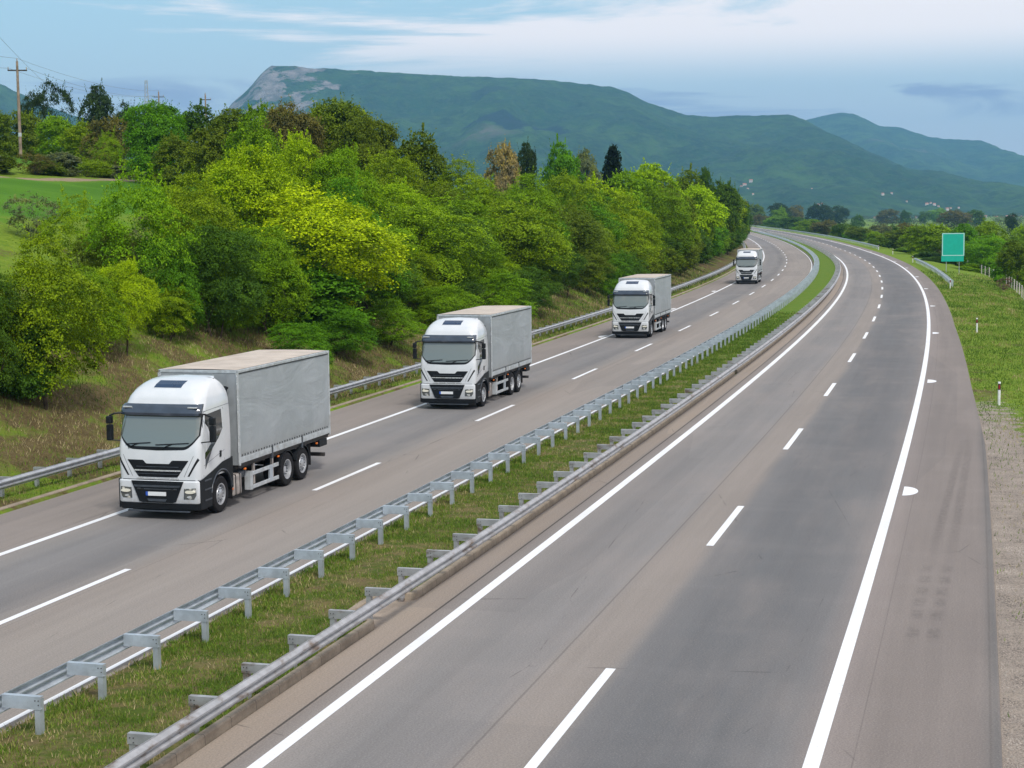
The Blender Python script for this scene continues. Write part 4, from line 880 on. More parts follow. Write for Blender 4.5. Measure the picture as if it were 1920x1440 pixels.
# tree tables: x, y, top z, crown width, colour, kind, label
LEFT_TREES = [
    (-16.6, 60, 8.5, 4.1, 'olive', 'near', 'low spreading olive tree at the far left edge, foliage reaching down to the bank'),
    (-18.2, 58, 7.4, 2.7, 'deep', 'near', 'dark green bush-like tree cut off by the left edge of the picture, above the guardrail'),
    (-17.8, 60, 5.7, 2.8, 'deep', 'shrub', 'dark low shrub under the leftmost tree, leaning over the straw-coloured bank'),
    (-16.6, 76, 11.3, 4.8, 'mid', 'open', "open-crowned tree with several bare stems on the bank above the nearest truck's mirror"),
    (-20.2, 80, 10.1, 3.8, 'olive', 'open', 'thin pale-olive tree before the left meadow, just left of the many-stemmed tree'),
    (-15.8, 84, 11.3, 4.5, 'olive', 'near', 'yellowish olive tree directly above the cab of the nearest truck'),
    (-14.2, 92, 13.0, 5.5, 'lime', 'spire', 'light green tree with upright shoots, left of the brightest yellow-green tree'),
    (-13.8, 79, 8.7, 4.2, 'deep', 'near', "deep green tree between the nearest truck's cab roof and the many-stemmed tree"),
    (-10.7, 90, 10.8, 9.1, 'bright', 'near', "brightest yellow-green tree of the bank, broad and layered, above the nearest truck's cargo box"),
    (-8.4, 100, 7.1, 4.7, 'rich', 'near', "rich green tree overhanging the dark hollow behind the nearest truck's rear end"),
    (-11.0, 88, 6.2, 6.4, 'rich', 'shrub', 'low green boughs filling the foot of the brightest yellow-green tree'),
    (-5.4, 110, 9.9, 7.3, 'olive', 'near', 'olive tree in front row standing between the nearest and the second truck'),
    (-2.9, 120, 7.5, 5.3, 'mid', 'near', "mid green tree right above the second truck's cab"),
    (0.2, 132, 10.2, 8.3, 'olive', 'near', 'broad olive-green tree above the cargo box of the second truck'),
    (5.8, 156, 10.0, 7.4, 'dusky', 'near', 'dusky olive tree over the bank between the second and the third truck'),
    (11.1, 170, 11.1, 7.0, 'olive', 'near', "olive tree right behind the third truck's cab, in the front row"),
    (17.8, 200, 12.5, 7.6, 'mid', 'near', 'mid green tree above the cargo box of the third truck'),
    (26.8, 245, 12.6, 7.7, 'lime', 'far', 'light green tree in the front row, second from the right end of the roadside trees'),
    (39.1, 316, 13.2, 9.0, 'olive', 'far', 'olive tree in the front row just left of the last dark tree at the bend'),
    (54.0, 404, 12.3, 6.6, 'deep', 'far', 'darker green tree at the right end of the wooded bank, beside the bend'),
    (70.0, 508, 9.4, 4.8, 'deep', 'far', 'small dark tree peeping out behind the right end of the roadside trees'),
    (-13.8, 112, 14.7, 3.9, 'lime', 'spire', 'tree with a tall light green shoot below the brown-green dome of the hilltop wood'),
    (-11.0, 112, 13.7, 4.6, 'mid', 'near', 'green rounded tree just right of the tall light green shoot, under the hilltop dome'),
    (-9.4, 128, 14.2, 5.7, 'olive', 'near', 'olive tree in the middle of the wood, over the gap between the first two trucks'),
    (-7.8, 152, 16.1, 5.8, 'dusky', 'far', 'dusky green tree on the skyline where the wood meets the mountain foot'),
    (-4.5, 150, 14.1, 6.2, 'olive', 'near', 'olive crown at the skyline left of the tan crown'),
    (-0.8, 178, 16.1, 3.6, 'tan', 'far', 'tan crown, almost leafless, on the skyline below the flat mountain'),
    (2.0, 195, 17.0, 2.7, 'dark', 'far', 'small dark treetop just right of the tan crown'),
    (5.7, 195, 16.9, 4.9, 'rich', 'far', 'round bright green tree left of the lone dark conifer on the skyline'),
    (9.3, 205, 16.4, 3.9, 'grey', 'far', 'thin greyish tree squeezed between the round green one and the dark conifer'),
    (13.1, 215, 17.1, 4.1, 'pine', 'pine', 'lone dark conifer standing out on the skyline above the third truck'),
    (17.7, 215, 15.1, 7.5, 'lime', 'far', 'pale lime-green rounded crown right of the lone dark conifer'),
    (26.2, 250, 14.9, 7.1, 'dusky', 'far', 'dusky tree on the skyline between the lime crown and the bend'),
    (30.7, 270, 15.8, 3.4, 'deep', 'far', 'small dark treetop poking above the crowns near the bend'),
    (36.8, 302, 14.2, 7.6, 'deep', 'far', 'dark green crown behind the olive one near the bend'),
    (-16.4, 158, 19.4, 9.5, 'dusky', 'dome', 'large brown-green domed crown topping the wood, left of the mountain slope'),
    (-19.4, 150, 18.6, 6.6, 'brown', 'dome', 'brownish spring crown left of the large brown-green dome'),
    (-12.5, 152, 17.5, 6.2, 'dusky', 'dome', 'dusky olive crown sloping down right of the large brown-green dome'),
    (-23.4, 165, 19.5, 5.7, 'mid', 'far', "green crown at the hilltop below the cliff's left foot"),
    (-26.7, 165, 19.3, 5.7, 'dusky', 'far', 'dusky green hilltop crown left of the cliff, on the skyline'),
    (-30.6, 168, 19.7, 5.8, 'deep', 'far', 'deep green hilltop crown between the two small power poles'),
    (-33.4, 160, 19.6, 6.1, 'rich', 'dome', "big rich green tree below the lattice pylon, standing at the meadow's end"),
    (-43.2, 185, 19.7, 5.3, 'brown', 'far', 'brownish tree between the leafy meadow trees, left of the big rich green tree'),
    (-56.5, 235, 27.2, 5.2, 'dark', 'far', 'tall dark tree rising above the left skyline, right of the utility pole'),
    (-67.2, 250, 28.7, 7.5, 'dark', 'sparse', 'tall sparse tree with sky showing through, just right of the utility pole'),
    (-68.2, 245, 26.9, 4.6, 'dark', 'sparse', 'sparse dark tree just behind the utility pole'),
    (-53.8, 240, 24.9, 5.3, 'dark', 'sparse', 'thin dark tree between the tall dark tree and the pylon'),
    (-53.0, 200, 20.9, 5.4, 'mid', 'far', 'mid green rounded tree on the meadow edge right of the utility pole'),
    (-48.2, 192, 19.6, 4.2, 'olive', 'far', 'small olive tree on the meadow edge below the tall dark tree'),
    (-41.9, 178, 18.1, 3.4, 'olive', 'open', 'little olive tree with thin trunk on the meadow edge'),
    (-60.5, 210, 22.0, 6.0, 'dusky', 'far', 'dusky bushy tree behind the utility pole on the meadow edge'),
    (-62.3, 205, 22.1, 5.8, 'dusky', 'far', 'dusky tree at the left picture edge behind the upper meadow'),
    (-29.3, 150, 15.9, 4.7, 'dusky', 'far', 'dusky tree in the dark gap right of the big rich green tree'),
    (-24.2, 140, 16.0, 4.9, 'dusky', 'far', 'dusky olive crown below the hilltop trees, left of the tall shoot'),
    (-20.0, 135, 16.1, 4.3, 'mid', 'far', 'mid green crown under the brownish spring crown'),
    (-20.4, 95, 9.2, 1.8, 'grey', 'bare', 'grey leafless shrub among the front trees by the left meadow'),
    (-24.7, 88, 10.1, 3.1, 'grey', 'bare', 'grey-green thin shrub in the lower left meadow'),
    (-18.8, 96, 10.8, 3.9, 'olive', 'near', None),
    (-17.4, 104, 12.0, 4.3, 'mid', 'near', None),
    (-13.6, 100, 11.8, 4.1, 'olive', 'near', None),
    (-9.7, 98, 11.4, 4.6, 'rich', 'near', None),
    (-7.6, 112, 11.4, 4.9, 'lime', 'near', None),
    (-7.6, 102, 8.6, 3.9, 'mid', 'near', None),
    (-5.0, 128, 11.4, 5.7, 'dusky', 'near', None),
    (-2.4, 138, 12.0, 6.1, 'olive', 'near', None),
    (1.4, 150, 12.8, 6.6, 'mid', 'near', None),
    (5.4, 165, 13.2, 6.8, 'olive', 'near', None),
    (2.4, 142, 9.0, 5.4, 'rich', 'near', None),
    (9.3, 180, 12.4, 6.2, 'lime', 'far', None),
    (14.1, 200, 13.6, 6.3, 'mid', 'far', None),
    (19.1, 207, 12.0, 5.9, 'dusky', 'far', None),
    (7.3, 161, 8.5, 5.6, 'olive', 'near', None),
    (14.0, 183, 9.0, 5.2, 'mid', 'far', None),
    (21.5, 218, 9.4, 5.5, 'olive', 'far', None),
    (30.8, 266, 9.2, 5.9, 'rich', 'far', None),
    (45.5, 359, 8.3, 6.8, 'lime', 'far', None),
    (-12.0, 84, 8.7, 4.0, 'mid', 'near', None),
    (-9.2, 96, 8.6, 3.9, 'dusky', 'near', None),
    (-6.6, 106, 7.0, 4.0, 'olive', 'near', None),
    (-4.3, 116, 6.1, 3.7, 'mid', 'near', None),
    (-1.1, 128, 5.8, 4.4, 'olive', 'near', None),
    (-15.4, 76, 8.2, 3.1, 'rich', 'near', None),
    (-16.0, 70, 7.2, 2.4, 'lime', 'near', None),
    (-17.3, 68, 7.0, 3.2, 'mid', 'near', None),
    (-18.5, 78, 8.7, 3.0, 'dusky', 'near', None),
    (1.9, 140, 5.5, 4.0, 'olive', 'near', None),
    (6.4, 158, 5.6, 4.0, 'mid', 'near', None),
    (10.0, 165, 6.2, 3.1, 'olive', 'near', None),
    (60.2, 442, 6.8, 3.6, 'rich', 'far', None),
    (56.1, 430, 4.2, 3.5, 'lime', 'far', None),
    (34.9, 290, 4.7, 3.7, 'mid', 'far', None),
    (24.3, 232, 5.5, 3.7, 'dusky', 'far', None),
    (16.7, 195, 6.0, 3.7, 'olive', 'far', None),
    (-13.4, 81, 6.6, 3.1, 'mid', 'near', None),
    (-15.3, 75, 5.9, 2.4, 'olive', 'near', None),
]
RIGHT_TREES = [
    (93.5, 394, 4.8, 14.3, 'dusky', 'far', 'dusky bush-like tree left of the green road sign'),
    (94.8, 424, 2.5, 9.4, 'mid', 'far', 'mid green bushy tree beside the guardrail end, left of the dusky one'),
    (83.2, 338, 5.9, 9.6, 'olive', 'far', 'olive crown rising behind the green road sign, on its left'),
    (80.2, 300, 6.3, 5.7, 'rich', 'far', "green crown peeking over the sign's upper right corner"),
    (74.4, 266, 5.0, 8.7, 'vivid', 'near', 'vivid green round tree right of the road sign'),
    (61.1, 205, 4.9, 3.9, 'dusky', 'far', 'dusky tree at the right picture edge beyond the wire fence'),
    (64.8, 222, 2.5, 3.1, 'vivid', 'shrub', 'small vivid green shrub in front of the fence, right of the vivid round tree'),
    (93.1, 330, 6.5, 7.3, 'olive', 'far', 'olive crown behind the vivid green round tree'),
    (73.8, 292, 0.6, 5.5, 'deep', 'shrub', "deep green bush under the road sign's panel"),
    (71.3, 262, 0.3, 3.6, 'mid', 'shrub', 'mid green shrub between the sign legs and the fence'),
    (84.6, 362, 0.8, 5.7, 'mid', 'shrub', 'green shrub just behind the start of the right roadside guardrail'),
    (76.6, 311, 1.0, 4.9, 'deep', 'shrub', 'dark bush between the right guardrail and the sign'),
    (55.4, 190, 1.1, 1.6, 'plum', 'bare', 'purplish bare bush by the wire fence at the right'),
    (103.9, 506, 4.0, 8.0, 'dusky', 'far', "dusky brown bush above the far guardrail's end"),
    (108.6, 550, 4.6, 7.8, 'deep', 'far', "dark bush on the outer side of the bend, second from the guardrail's end"),
    (94.5, 440, 3.4, 5.0, 'olive', 'far', "low olive bush right of the far guardrail's end"),
    (122.3, 656, 5.2, 12.4, 'brown', 'far', 'brown-olive bush beyond the middle of the far guardrail'),
    (129.1, 736, 5.4, 11.6, 'mid', 'far', 'mid green bush beyond the far guardrail'),
    (139.2, 840, 6.1, 13.2, 'deep', 'far', 'dark green bush beyond the far guardrail, left of the middle'),
    (151.6, 968, 6.5, 15.3, 'mid', 'far', "light green bush at the far left of the bend's outer bank"),
    (147.1, 1000, 7.1, 12.6, 'brown', 'far', "brown bush at the far left end of the bend's outer bank"),
    (262.2, 1350, 13.1, 15.3, 'dark', 'far', 'round dark tree on the plain above the bend'),
    (229.0, 1250, 14.5, 18.1, 'dark', 'far', 'larger round dark tree on the plain, left of its round neighbour'),
    (182.5, 1150, 15.0, 16.7, 'dark', 'far', 'dark tree on the plain with a light green one before it'),
    (159.1, 1000, 11.4, 10.7, 'mid', 'far', 'light green tree in front of a dark tree on the plain'),
    (217.8, 1300, 13.7, 14.8, 'brown', 'far', 'brownish tree on the plain left of the larger round dark tree'),
    (157.3, 1100, 13.9, 12.5, 'dusky', 'far', 'dusky tree on the plain nearest to the wooded bank'),
    (333.7, 1500, 10.3, 20.8, 'brown', 'far', 'brownish tree before the pale field'),
    (348.8, 1500, 8.7, 11.4, 'deep', 'far', 'small deep green tree at the right end of the pale field'),
    (390.2, 1600, 7.6, 11.1, 'deep', 'far', 'tiny deep green round tree on the plain right of the pale field'),
    (314.8, 1200, 8.6, 20.4, 'brown', 'far', 'wide brownish-dark tree on the plain above the sign'),
    (356.6, 1300, 8.9, 13.9, 'deep', 'far', 'green tree on the plain right of the wide brownish one'),
    (428.9, 1700, 10.5, 21.5, 'mid', 'far', 'mid green tree far on the plain above the sign'),
    (236.3, 800, 6.8, 6.1, 'dark', 'far', 'isolated dark round tree on the plain near the right edge'),
    (225.1, 1100, 6.3, 7.6, 'deep', 'far', 'small deep green tree at the left end of the pale field'),
    (113.3, 520, 4.7, 7.5, 'grey', 'far', 'greyish thin tree on the lower plain beyond the bend'),
    (135.4, 600, 3.7, 4.5, 'deep', 'far', 'small dark tree beside the greyish thin tree'),
    (112.1, 480, 5.2, 6.7, 'brown', 'far', 'brown-grey tree left above the dusky tree by the sign'),
    (127.1, 420, 4.8, 6.6, 'olive', 'far', 'olive tree cut by the right picture edge'),
]
HOUSES = [
    (562.2, 4130, 68.0, 7.0),
    (579.0, 4196, 72.7, 10.7),
    (604.2, 4262, 77.5, 9.7),
    (553.1, 3954, 55.4, 5.6),
    (546.7, 3822, 46.5, 5.4),
    (509.7, 3668, 37.2, 5.2),
    (638.3, 3514, 26.6, 6.0),
    (653.0, 3558, 28.9, 5.1),
    (857.2, 3910, 48.9, 7.8),
    (897.8, 3998, 54.5, 5.7),
    (907.3, 3888, 46.8, 4.4),
    (953.7, 3888, 46.3, 8.8),
    (973.1, 3932, 49.1, 5.6),
    (965.3, 3866, 44.7, 7.7),
    (969.4, 3844, 43.2, 5.5),
    (966.2, 3756, 37.5, 8.5),
    (991.5, 3822, 41.4, 5.4),
    (903.0, 3426, 18.6, 5.8),
    (928.0, 3492, 22.0, 7.9),
    (920.2, 3426, 18.4, 7.8),
    (911.0, 3360, 15.0, 6.7),
    (937.4, 3426, 18.2, 5.8),
    (916.8, 3316, 12.6, 7.5),
    (961.8, 3448, 19.2, 4.9),
    (1000.2, 3558, 25.0, 5.1),
    (1021.6, 3602, 27.3, 6.1),
    (999.3, 3492, 21.2, 7.9),
    (995.4, 3448, 18.8, 4.9),
    (961.5, 3316, 12.1, 4.7),
    (950.6, 3250, 8.9, 5.5),
    (999.7, 3382, 15.1, 8.6),
    (1047.5, 3514, 21.9, 7.0),
    (1082.7, 3602, 26.6, 7.2),
    (798.1, 3338, 15.1, 4.7),
    (795.9, 3382, 17.5, 4.8),
    (763.7, 3316, 14.4, 5.6),
    (745.7, 3338, 15.7, 4.7),
    (707.0, 3294, 13.9, 5.6),
    (671.4, 3272, 13.2, 4.6),
    (654.6, 3426, 21.5, 4.9),
    (694.1, 3910, 50.7, 4.4),
    (1017.8, 3712, 34.1, 4.2),
    (1026.8, 3888, 45.4, 5.5),
    (909.8, 3250, 9.4, 6.5),
]

# ------------------------------------------------------------------ trees
rng = np.random.default_rng(11)
def unit(v): return v / np.maximum(np.linalg.norm(v, axis=-1, keepdims=True), 1e-9)
def leaves(C, axis, tint, size, rg, jitter=.55):
    """leaf quads at C, lying roughly across `axis`"""
    n = len(C); nrm = unit(axis + rg.normal(0, jitter, (n, 3))); a = unit(np.cross(nrm, rg.normal(0, 1, (n, 3)))); b = np.cross(nrm, a)
    L = (size * rg.uniform(.7, 1.35, n))[:, None]; Wd = L * rg.uniform(.45, .75, n)[:, None]; dr = np.array([0, 0, -.25]) * L
    V = np.stack([C - a * L * .5, C - b * Wd * .5 + nrm * L * .05, C + a * L * .5 + dr * .6, C + b * Wd * .5 + nrm * L * .05], 1)
    return V, np.repeat(tint, 4)
def crown(name, seed, H=8.0, R=3.5, z0=.1, nl=8, n_spray=430, per=64, size=.15, shoots=0, flat=.30, gap=.0, fill=.06, sq=1.0, thin=.5):
    rg = np.random.default_rng(seed); V = []; Tn = []
    zc = H * (z0 + 1) / 2; hz_ = H * (1 - z0) / 2
    lob = []
    for k in range(nl):
        a = 2 * math.pi * k / nl * 1.618 + rg.uniform(-.5, .5); zz = rg.uniform(-.75, .8); rr = R * (1 - abs(zz) ** 2.2) ** .5 * rg.uniform(.38, .62)
        lob.append((rr * math.cos(a), rr * math.sin(a), zc + zz * hz_ * .72, R * rg.uniform(.34, .55), hz_ * rg.uniform(.26, .42)))
    lob.append((0, 0, zc, R * .62, hz_ * .80)); lob.append((rg.uniform(-.4, .4), rg.uniform(-.4, .4), zc + hz_ * .5, R * .40, hz_ * .48))
    lob = np.array(lob); w_ = lob[:, 3] ** 2; pick = rg.choice(len(lob), n_spray * 3, p=w_ / w_.sum())
    dirs = unit(rg.normal(0, 1, (n_spray * 3, 3)) + np.array([0, 0, .25])); Lb = lob[pick]
    C = Lb[:, :3] + dirs * Lb[:, 3:4] * np.array([1, 1, 0]) + dirs * Lb[:, 4:5] * np.array([0, 0, 1])
    inside = np.zeros(len(C), bool)
    for l in lob: q = ((C - l[:3]) / np.array([l[3], l[3], l[4]])); inside |= (q ** 2).sum(1) < .72
    C = C[~inside][:n_spray]; out = unit(C - np.array([0, 0, zc]))
    n = len(C); rs = rg.uniform(.28, .66, n) * R / 3.5 * (8 / 8)
    st = np.clip(rg.beta(1.3, 1.5, n) + .12 * (vnoise(C[:, 0] * .6, C[:, 2] * .6 + C[:, 1] * .3, seed) - .5), 0, 1)
    keep = rg.uniform(0, 1, n) > gap; C, out, rs, st = C[keep], out[keep], rs[keep], st[keep]; n = len(C)
    cnt = per; ax = unit(out * .55 + np.array([0, 0, .75])); g = rg.normal(0, 1, (n, cnt, 3)); t1 = unit(np.cross(ax, rg.normal(0, 1, (n, 3)))); t2 = np.cross(ax, t1)
    lng = rg.uniform(.8, 1.6, n)[:, None, None]
    pos = C[:, None] + (g[..., :1] * t1[:, None] * rs[:, None, None] * .5 * lng + g[..., 1:2] * t2[:, None] * rs[:, None, None] * .5 + g[..., 2:3] * ax[:, None] * rs[:, None, None] * .5 * flat)
    tt = np.clip(st[:, None] * .75 + rg.uniform(0, .3, (n, cnt)), 0, 1)
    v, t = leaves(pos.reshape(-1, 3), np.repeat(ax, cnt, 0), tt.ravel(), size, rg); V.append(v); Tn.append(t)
    # stray twigs carrying leaves outside the outline
    ns = int(n * .35); pk = rg.choice(n, ns); dr_ = unit(out[pk] + rg.normal(0, .35, (ns, 3)) + np.array([0, 0, .3])); k = 9
    tl = rg.uniform(.25, .95, ns)[:, None, None] * R / 3.5; stp = np.linspace(.1, 1, k)[None, :, None]
    pos = C[pk][:, None] + dr_[:, None] * tl * stp * 1.1 + rg.normal(0, .05, (ns, k, 3)); v, t = leaves(pos.reshape(-1, 3), np.repeat(unit(dr_ + [0, 0, .6]), k, 0), np.repeat(np.clip(st[pk] + .15, 0, 1), k), size, rg, .9); V.append(v); Tn.append(t)
    for i in range(shoots):
        a = rg.uniform(0, 6.28); rr = R * rg.uniform(.05, .55); base = np.array([rr * math.cos(a), rr * math.sin(a), zc + hz_ * rg.uniform(.35, .75)]); up = unit(np.array([math.cos(a) * .22, math.sin(a) * .22, 1]) + rg.normal(0, .06, 3)); ln = H * rg.uniform(.12, .26)
        m = 150; u = rg.uniform(0, 1, m); wd = .10 + .42 * (1 - u) * (.6 + .4 * np.sin(u * 22)); pos = base + up * (u * ln)[:, None] + rg.normal(0, 1, (m, 3)) * wd[:, None] * .55; v, t = leaves(pos, unit(np.tile(up, (m, 1)) + rg.normal(0, .6, (m, 3))), np.clip(rg.uniform(.55, 1.0, m), 0, 1), size * .95, rg, .7); V.append(v); Tn.append(t)
    m = int(n * per * fill); lb = lob[rg.choice(len(lob), m)]; d_ = unit(rg.normal(0, 1, (m, 3))) * rg.uniform(.1, .85, m)[:, None]; pos = lb[:, :3] + d_ * np.stack([lb[:, 3], lb[:, 3], lb[:, 4]], 1); v, t = leaves(pos, unit(rg.normal(0, 1, (m, 3))), rg.uniform(0, .4, m), size * 1.5, rg, 1.0); V.append(v); Tn.append(t)  # inner leaves keep to the dark tints, painting shade inside the crown
    V = np.concatenate(V); Tn = np.concatenate(Tn); low = V[..., 2].min(1) < .02; V = V[~low]; Tn = Tn.reshape(-1, 4)[~low].ravel()
    V[..., 2] = np.minimum(V[..., 2], H * 1.22)
    me = quads('crown', V); vattr(me, 'tint', Tn); me.materials.append(M['leaf']); return me
def trunk_mesh(seed, H=8.0, R=3.5, stems=1, bare=False, r0=.14):
    rg = random.Random(seed); mb = MB()
    def limb(p, d, ln, r, depth):
        pts = [p]; rs = [r]; n = 5
        for i in range(n):
            d = (d + Vector((rg.gauss(0, .14), rg.gauss(0, .14), rg.gauss(.03, .08)))).normalized(); pts.append(pts[-1] + d * ln / n); rs.append(r * (1 - .72 * (i + 1) / n))
            if depth > 0 and i >= 1:
                for _ in range(2 if bare else 1):
                    a = rg.uniform(0, 6.28); sd = (d + Vector((math.cos(a), math.sin(a), rg.uniform(-.05, .5))) * rg.uniform(.5, .95)).normalized(); limb(pts[-1], sd, ln * rg.uniform(.26, .44), rs[-1] * .62, depth - 1)
        mb.tube(pts, rs, 6 if r > .04 else 4, cap=True)
    for k in range(stems):
        a = 2 * math.pi * k / max(stems, 1) + rg.uniform(-.4, .4); sp = .0 if stems == 1 else .35; tilt = .06 if stems == 1 else .26
        limb(Vector((sp * math.cos(a), sp * math.sin(a), -.35)), Vector((tilt * math.cos(a), tilt * math.sin(a), 1)).normalized(), H * .47, r0 * (1 if stems == 1 else .7), 2)
    me = pymesh('trunk', mb.V, mb.F); me.materials.append(M['bark']); return me
print('crowns'); 
NEAR = [(crown('crown', 21 + k, H=8, R=3.5, z0=[.06, .03, .10, .05, .08][k], nl=[9, 11, 8, 12, 10][k], n_spray=500, per=58, size=.125, shoots=[3, 6, 4, 2, 8][k], flat=[.28, .22, .34, .3, .26][k]), trunk_mesh(3 + k, stems=[1, 3, 2, 1, 3][k])) for k in range(5)]
FAR = [(crown('crown', 51 + k, H=8, R=3.5, z0=[.04, .06, .03, .08][k], nl=10, n_spray=340, per=36, size=.22, shoots=[2, 0, 4, 1][k], flat=.35, fill=.15), trunk_mesh(23 + k, stems=1)) for k in range(4)]
OPEN = [(crown('crown', 71 + k, H=8, R=3.5, z0=.22, nl=9, n_spray=330, per=50, size=.13, shoots=7, flat=.22, gap=.2, fill=.02), trunk_mesh(43 + k, stems=5, r0=.13)) for k in range(2)]
SPIRE = [(crown('crown', 81, H=8, R=3.0, z0=.03, nl=9, n_spray=480, per=60, size=.135, shoots=16, flat=.3), trunk_mesh(53, stems=2))]
DOME = [(crown('crown', 91 + k, H=8, R=3.6, z0=.03, nl=16, n_spray=620, per=52, size=.17, shoots=0, flat=.55, fill=.25), trunk_mesh(57 + k, stems=2)) for k in range(2)]
SHRUB = [(crown('crown', 96 + k, H=8, R=4.2, z0=-.1, nl=12, n_spray=520, per=55, size=.30, shoots=5, flat=.3, fill=.25), trunk_mesh(63 + k, stems=4, r0=.09)) for k in range(2)]
SPARSE = [(crown('crown', 101 + k, H=8, R=3.6, z0=.25, nl=13, n_spray=230, per=46, size=.17, shoots=0, flat=.4, gap=.12, fill=.0), trunk_mesh(67 + k, stems=1, r0=.11)) for k in range(2)]
BARE = [(crown('crown', 111 + k, H=8, R=3.9, z0=.1, nl=10, n_spray=180, per=22, size=.24, shoots=0, flat=.6, gap=.1, fill=.0), trunk_mesh(73 + k, stems=5, bare=True, r0=.12)) for k in range(2)]
def pine_mesh(seed):
    rg = np.random.default_rng(seed); V = []; Tn = []
    for k in range(46):
        z = 1.1 + 6.8 * (k / 46) ** .9; r = 2.3 * (1 - min(1, (z - 1) / 7.0) ** 3.2) ** .8 + .15
        for j in range(9):
            a = rg.uniform(0, 6.28); rr = r * rg.uniform(.35, 1.05); m = 36; u = rg.uniform(.15, 1, m); c = np.stack([math.cos(a) * rr * u, math.sin(a) * rr * u, z + .25 * u * rr * .4 + rg.normal(0, .07, m)], 1) + rg.normal(0, .09, (m, 3)); v, t = leaves(c, np.tile([0, 0, 1.], (m, 1)), rg.uniform(0, .6, m), .28, rg, .8); V.append(v); Tn.append(t)
    V = np.concatenate(V); me = quads('crown', V); vattr(me, 'tint', np.concatenate(Tn)); me.materials.append(M['leaf']); return me
PINE = [(pine_mesh(7), trunk_mesh(83, stems=1, r0=.13))]
KINDS_ = dict(near=NEAR, far=FAR, open=OPEN, spire=SPIRE, dome=DOME, shrub=SHRUB, sparse=SPARSE, bare=BARE, pine=PINE)
COLR = dict(bright=(.42, .56, .005), lime=(.29, .44, .007), mid=(.155, .290, .007), rich=(.095, .24, .010), vivid=(.14, .32, .008), olive=(.195, .305, .007), dusky=(.120, .180, .012), deep=(.065, .140, .012), dark=(.034, .065, .022),
            brown=(.140, .130, .035), tan=(.32, .27, .12), grey=(.16, .19, .09), pine=(.014, .032, .018), plum=(.155, .095, .085))
def put_tree(i, x, y, ztop, wd, colr, kind, label, group, cat='tree', name='tree', zg=None, rz=None, sink=.15):
    v = KINDS_[kind][i % len(KINDS_[kind])]; z = TW(x, y) if zg is None else zg; h = max(ztop - z, 1.0)
    nm = 'bush' if kind in ('shrub', 'bare') else ('conifer' if kind == 'pine' else name)
    t = empty(nm, (x, y, z - sink), rz if rz is not None else (i * 2.399) % 6.283)
    tag(t, label, 'bush' if nm == 'bush' else cat, group)
    R0 = {'spire': 3.0, 'shrub': 4.2, 'pine': 2.3, 'dome': 3.6, 'bare': 3.9, 'sparse': 3.6}.get(kind, 3.5)
    sc = (wd / 2 / R0, wd / 2 / R0, h / 8.0 * (.93 if kind in ('spire', 'open', 'near') else 1.0))
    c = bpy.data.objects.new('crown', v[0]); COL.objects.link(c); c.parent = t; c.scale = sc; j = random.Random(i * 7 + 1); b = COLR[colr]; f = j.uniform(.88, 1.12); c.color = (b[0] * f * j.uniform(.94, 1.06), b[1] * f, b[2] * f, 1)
    k = bpy.data.objects.new('trunk', v[1]); COL.objects.link(k); k.parent = t; k.scale = (min(sc[0], 1.2), min(sc[1], 1.2), sc[2])
    return t
FILL_LABEL = "leafy tree massed in the wooded bank among the front-row crowns"
for i, (x, y, zt, wd, colr, kind, lab) in enumerate(LEFT_TREES):
    wide = wd * (1.12 if kind in ('near', 'far') else 1.0)
    put_tree(i, x, y, zt, wide, colr, kind, lab or FILL_LABEL, 'trees of the wooded bank', cat='tree')
for i, (x, y, zt, wd, colr, kind, lab) in enumerate(RIGHT_TREES):
    put_tree(100 + i, x, y, zt, wd * 1.1, colr, kind, lab, 'trees and bushes beyond the right-hand carriageway', cat='tree')
# roadside row that closes the wood behind the front crowns
rg = random.Random(5); q = 0
for s in range(47, 400, 8):
    for off, hh in ((-24.9, 4.6), (-29.5, 7.5)):
        ss = s + rg.uniform(-2, 2); oo = off + rg.uniform(-1.2, 1.2); p = P(ss, oo); hcap = np.interp(ss, [50, 100, 200, 300, 400, 520], [4.4, 5.8, 6.8, 8.0, 9, 10]) * (hh / 6.5)
        z = float(T(ss, oo)); q += 1; col_ = rg.choice(['deep', 'mid', 'dusky', 'deep', 'rich'])
        put_tree(300 + q, p.x, p.y, z + hcap * rg.uniform(.85, 1.1), hcap * rg.uniform(1.0, 1.3), col_, 'near' if ss < 150 else 'far', "low leafy tree filling the foot of the wooded bank along the roadside barrier", 'low trees at the foot of the wooded bank')
for i in range(16):
    ss = 196 + i * 6.5 + rg.uniform(-1.5, 1.5); oo = 17.6 + rg.uniform(-.8, 1.2); p = P(ss, oo); z = float(T(ss, oo))
    put_tree(460 + i, p.x, p.y, z + rg.uniform(1.6, 2.6), rg.uniform(2.4, 3.8), rg.choice(['deep', 'mid', 'grey', 'vivid', 'dusky']), 'shrub', "low green bush in the thicket along the wire fence, under the road sign", 'thicket along the wire fence')
# hedge of grey and green bushes between the two left meadows
q = 0
for s in range(70, 175, 4):
    ss = s + rg.uniform(-1.5, 1.5); oo = -77.0 + rg.uniform(-1.5, 1.5); p = P(ss, oo); q += 1
    put_tree(500 + q, p.x, p.y, float(T(ss, oo)) + rg.uniform(1.5, 2.5), rg.uniform(3.5, 5), rg.choice(['grey', 'dusky', 'brown', 'olive', 'grey']), 'bare' if q % 3 == 0 else 'shrub', "grey-green scrub bush in the hedge between the two left meadows", 'scrub bushes between the left meadows')
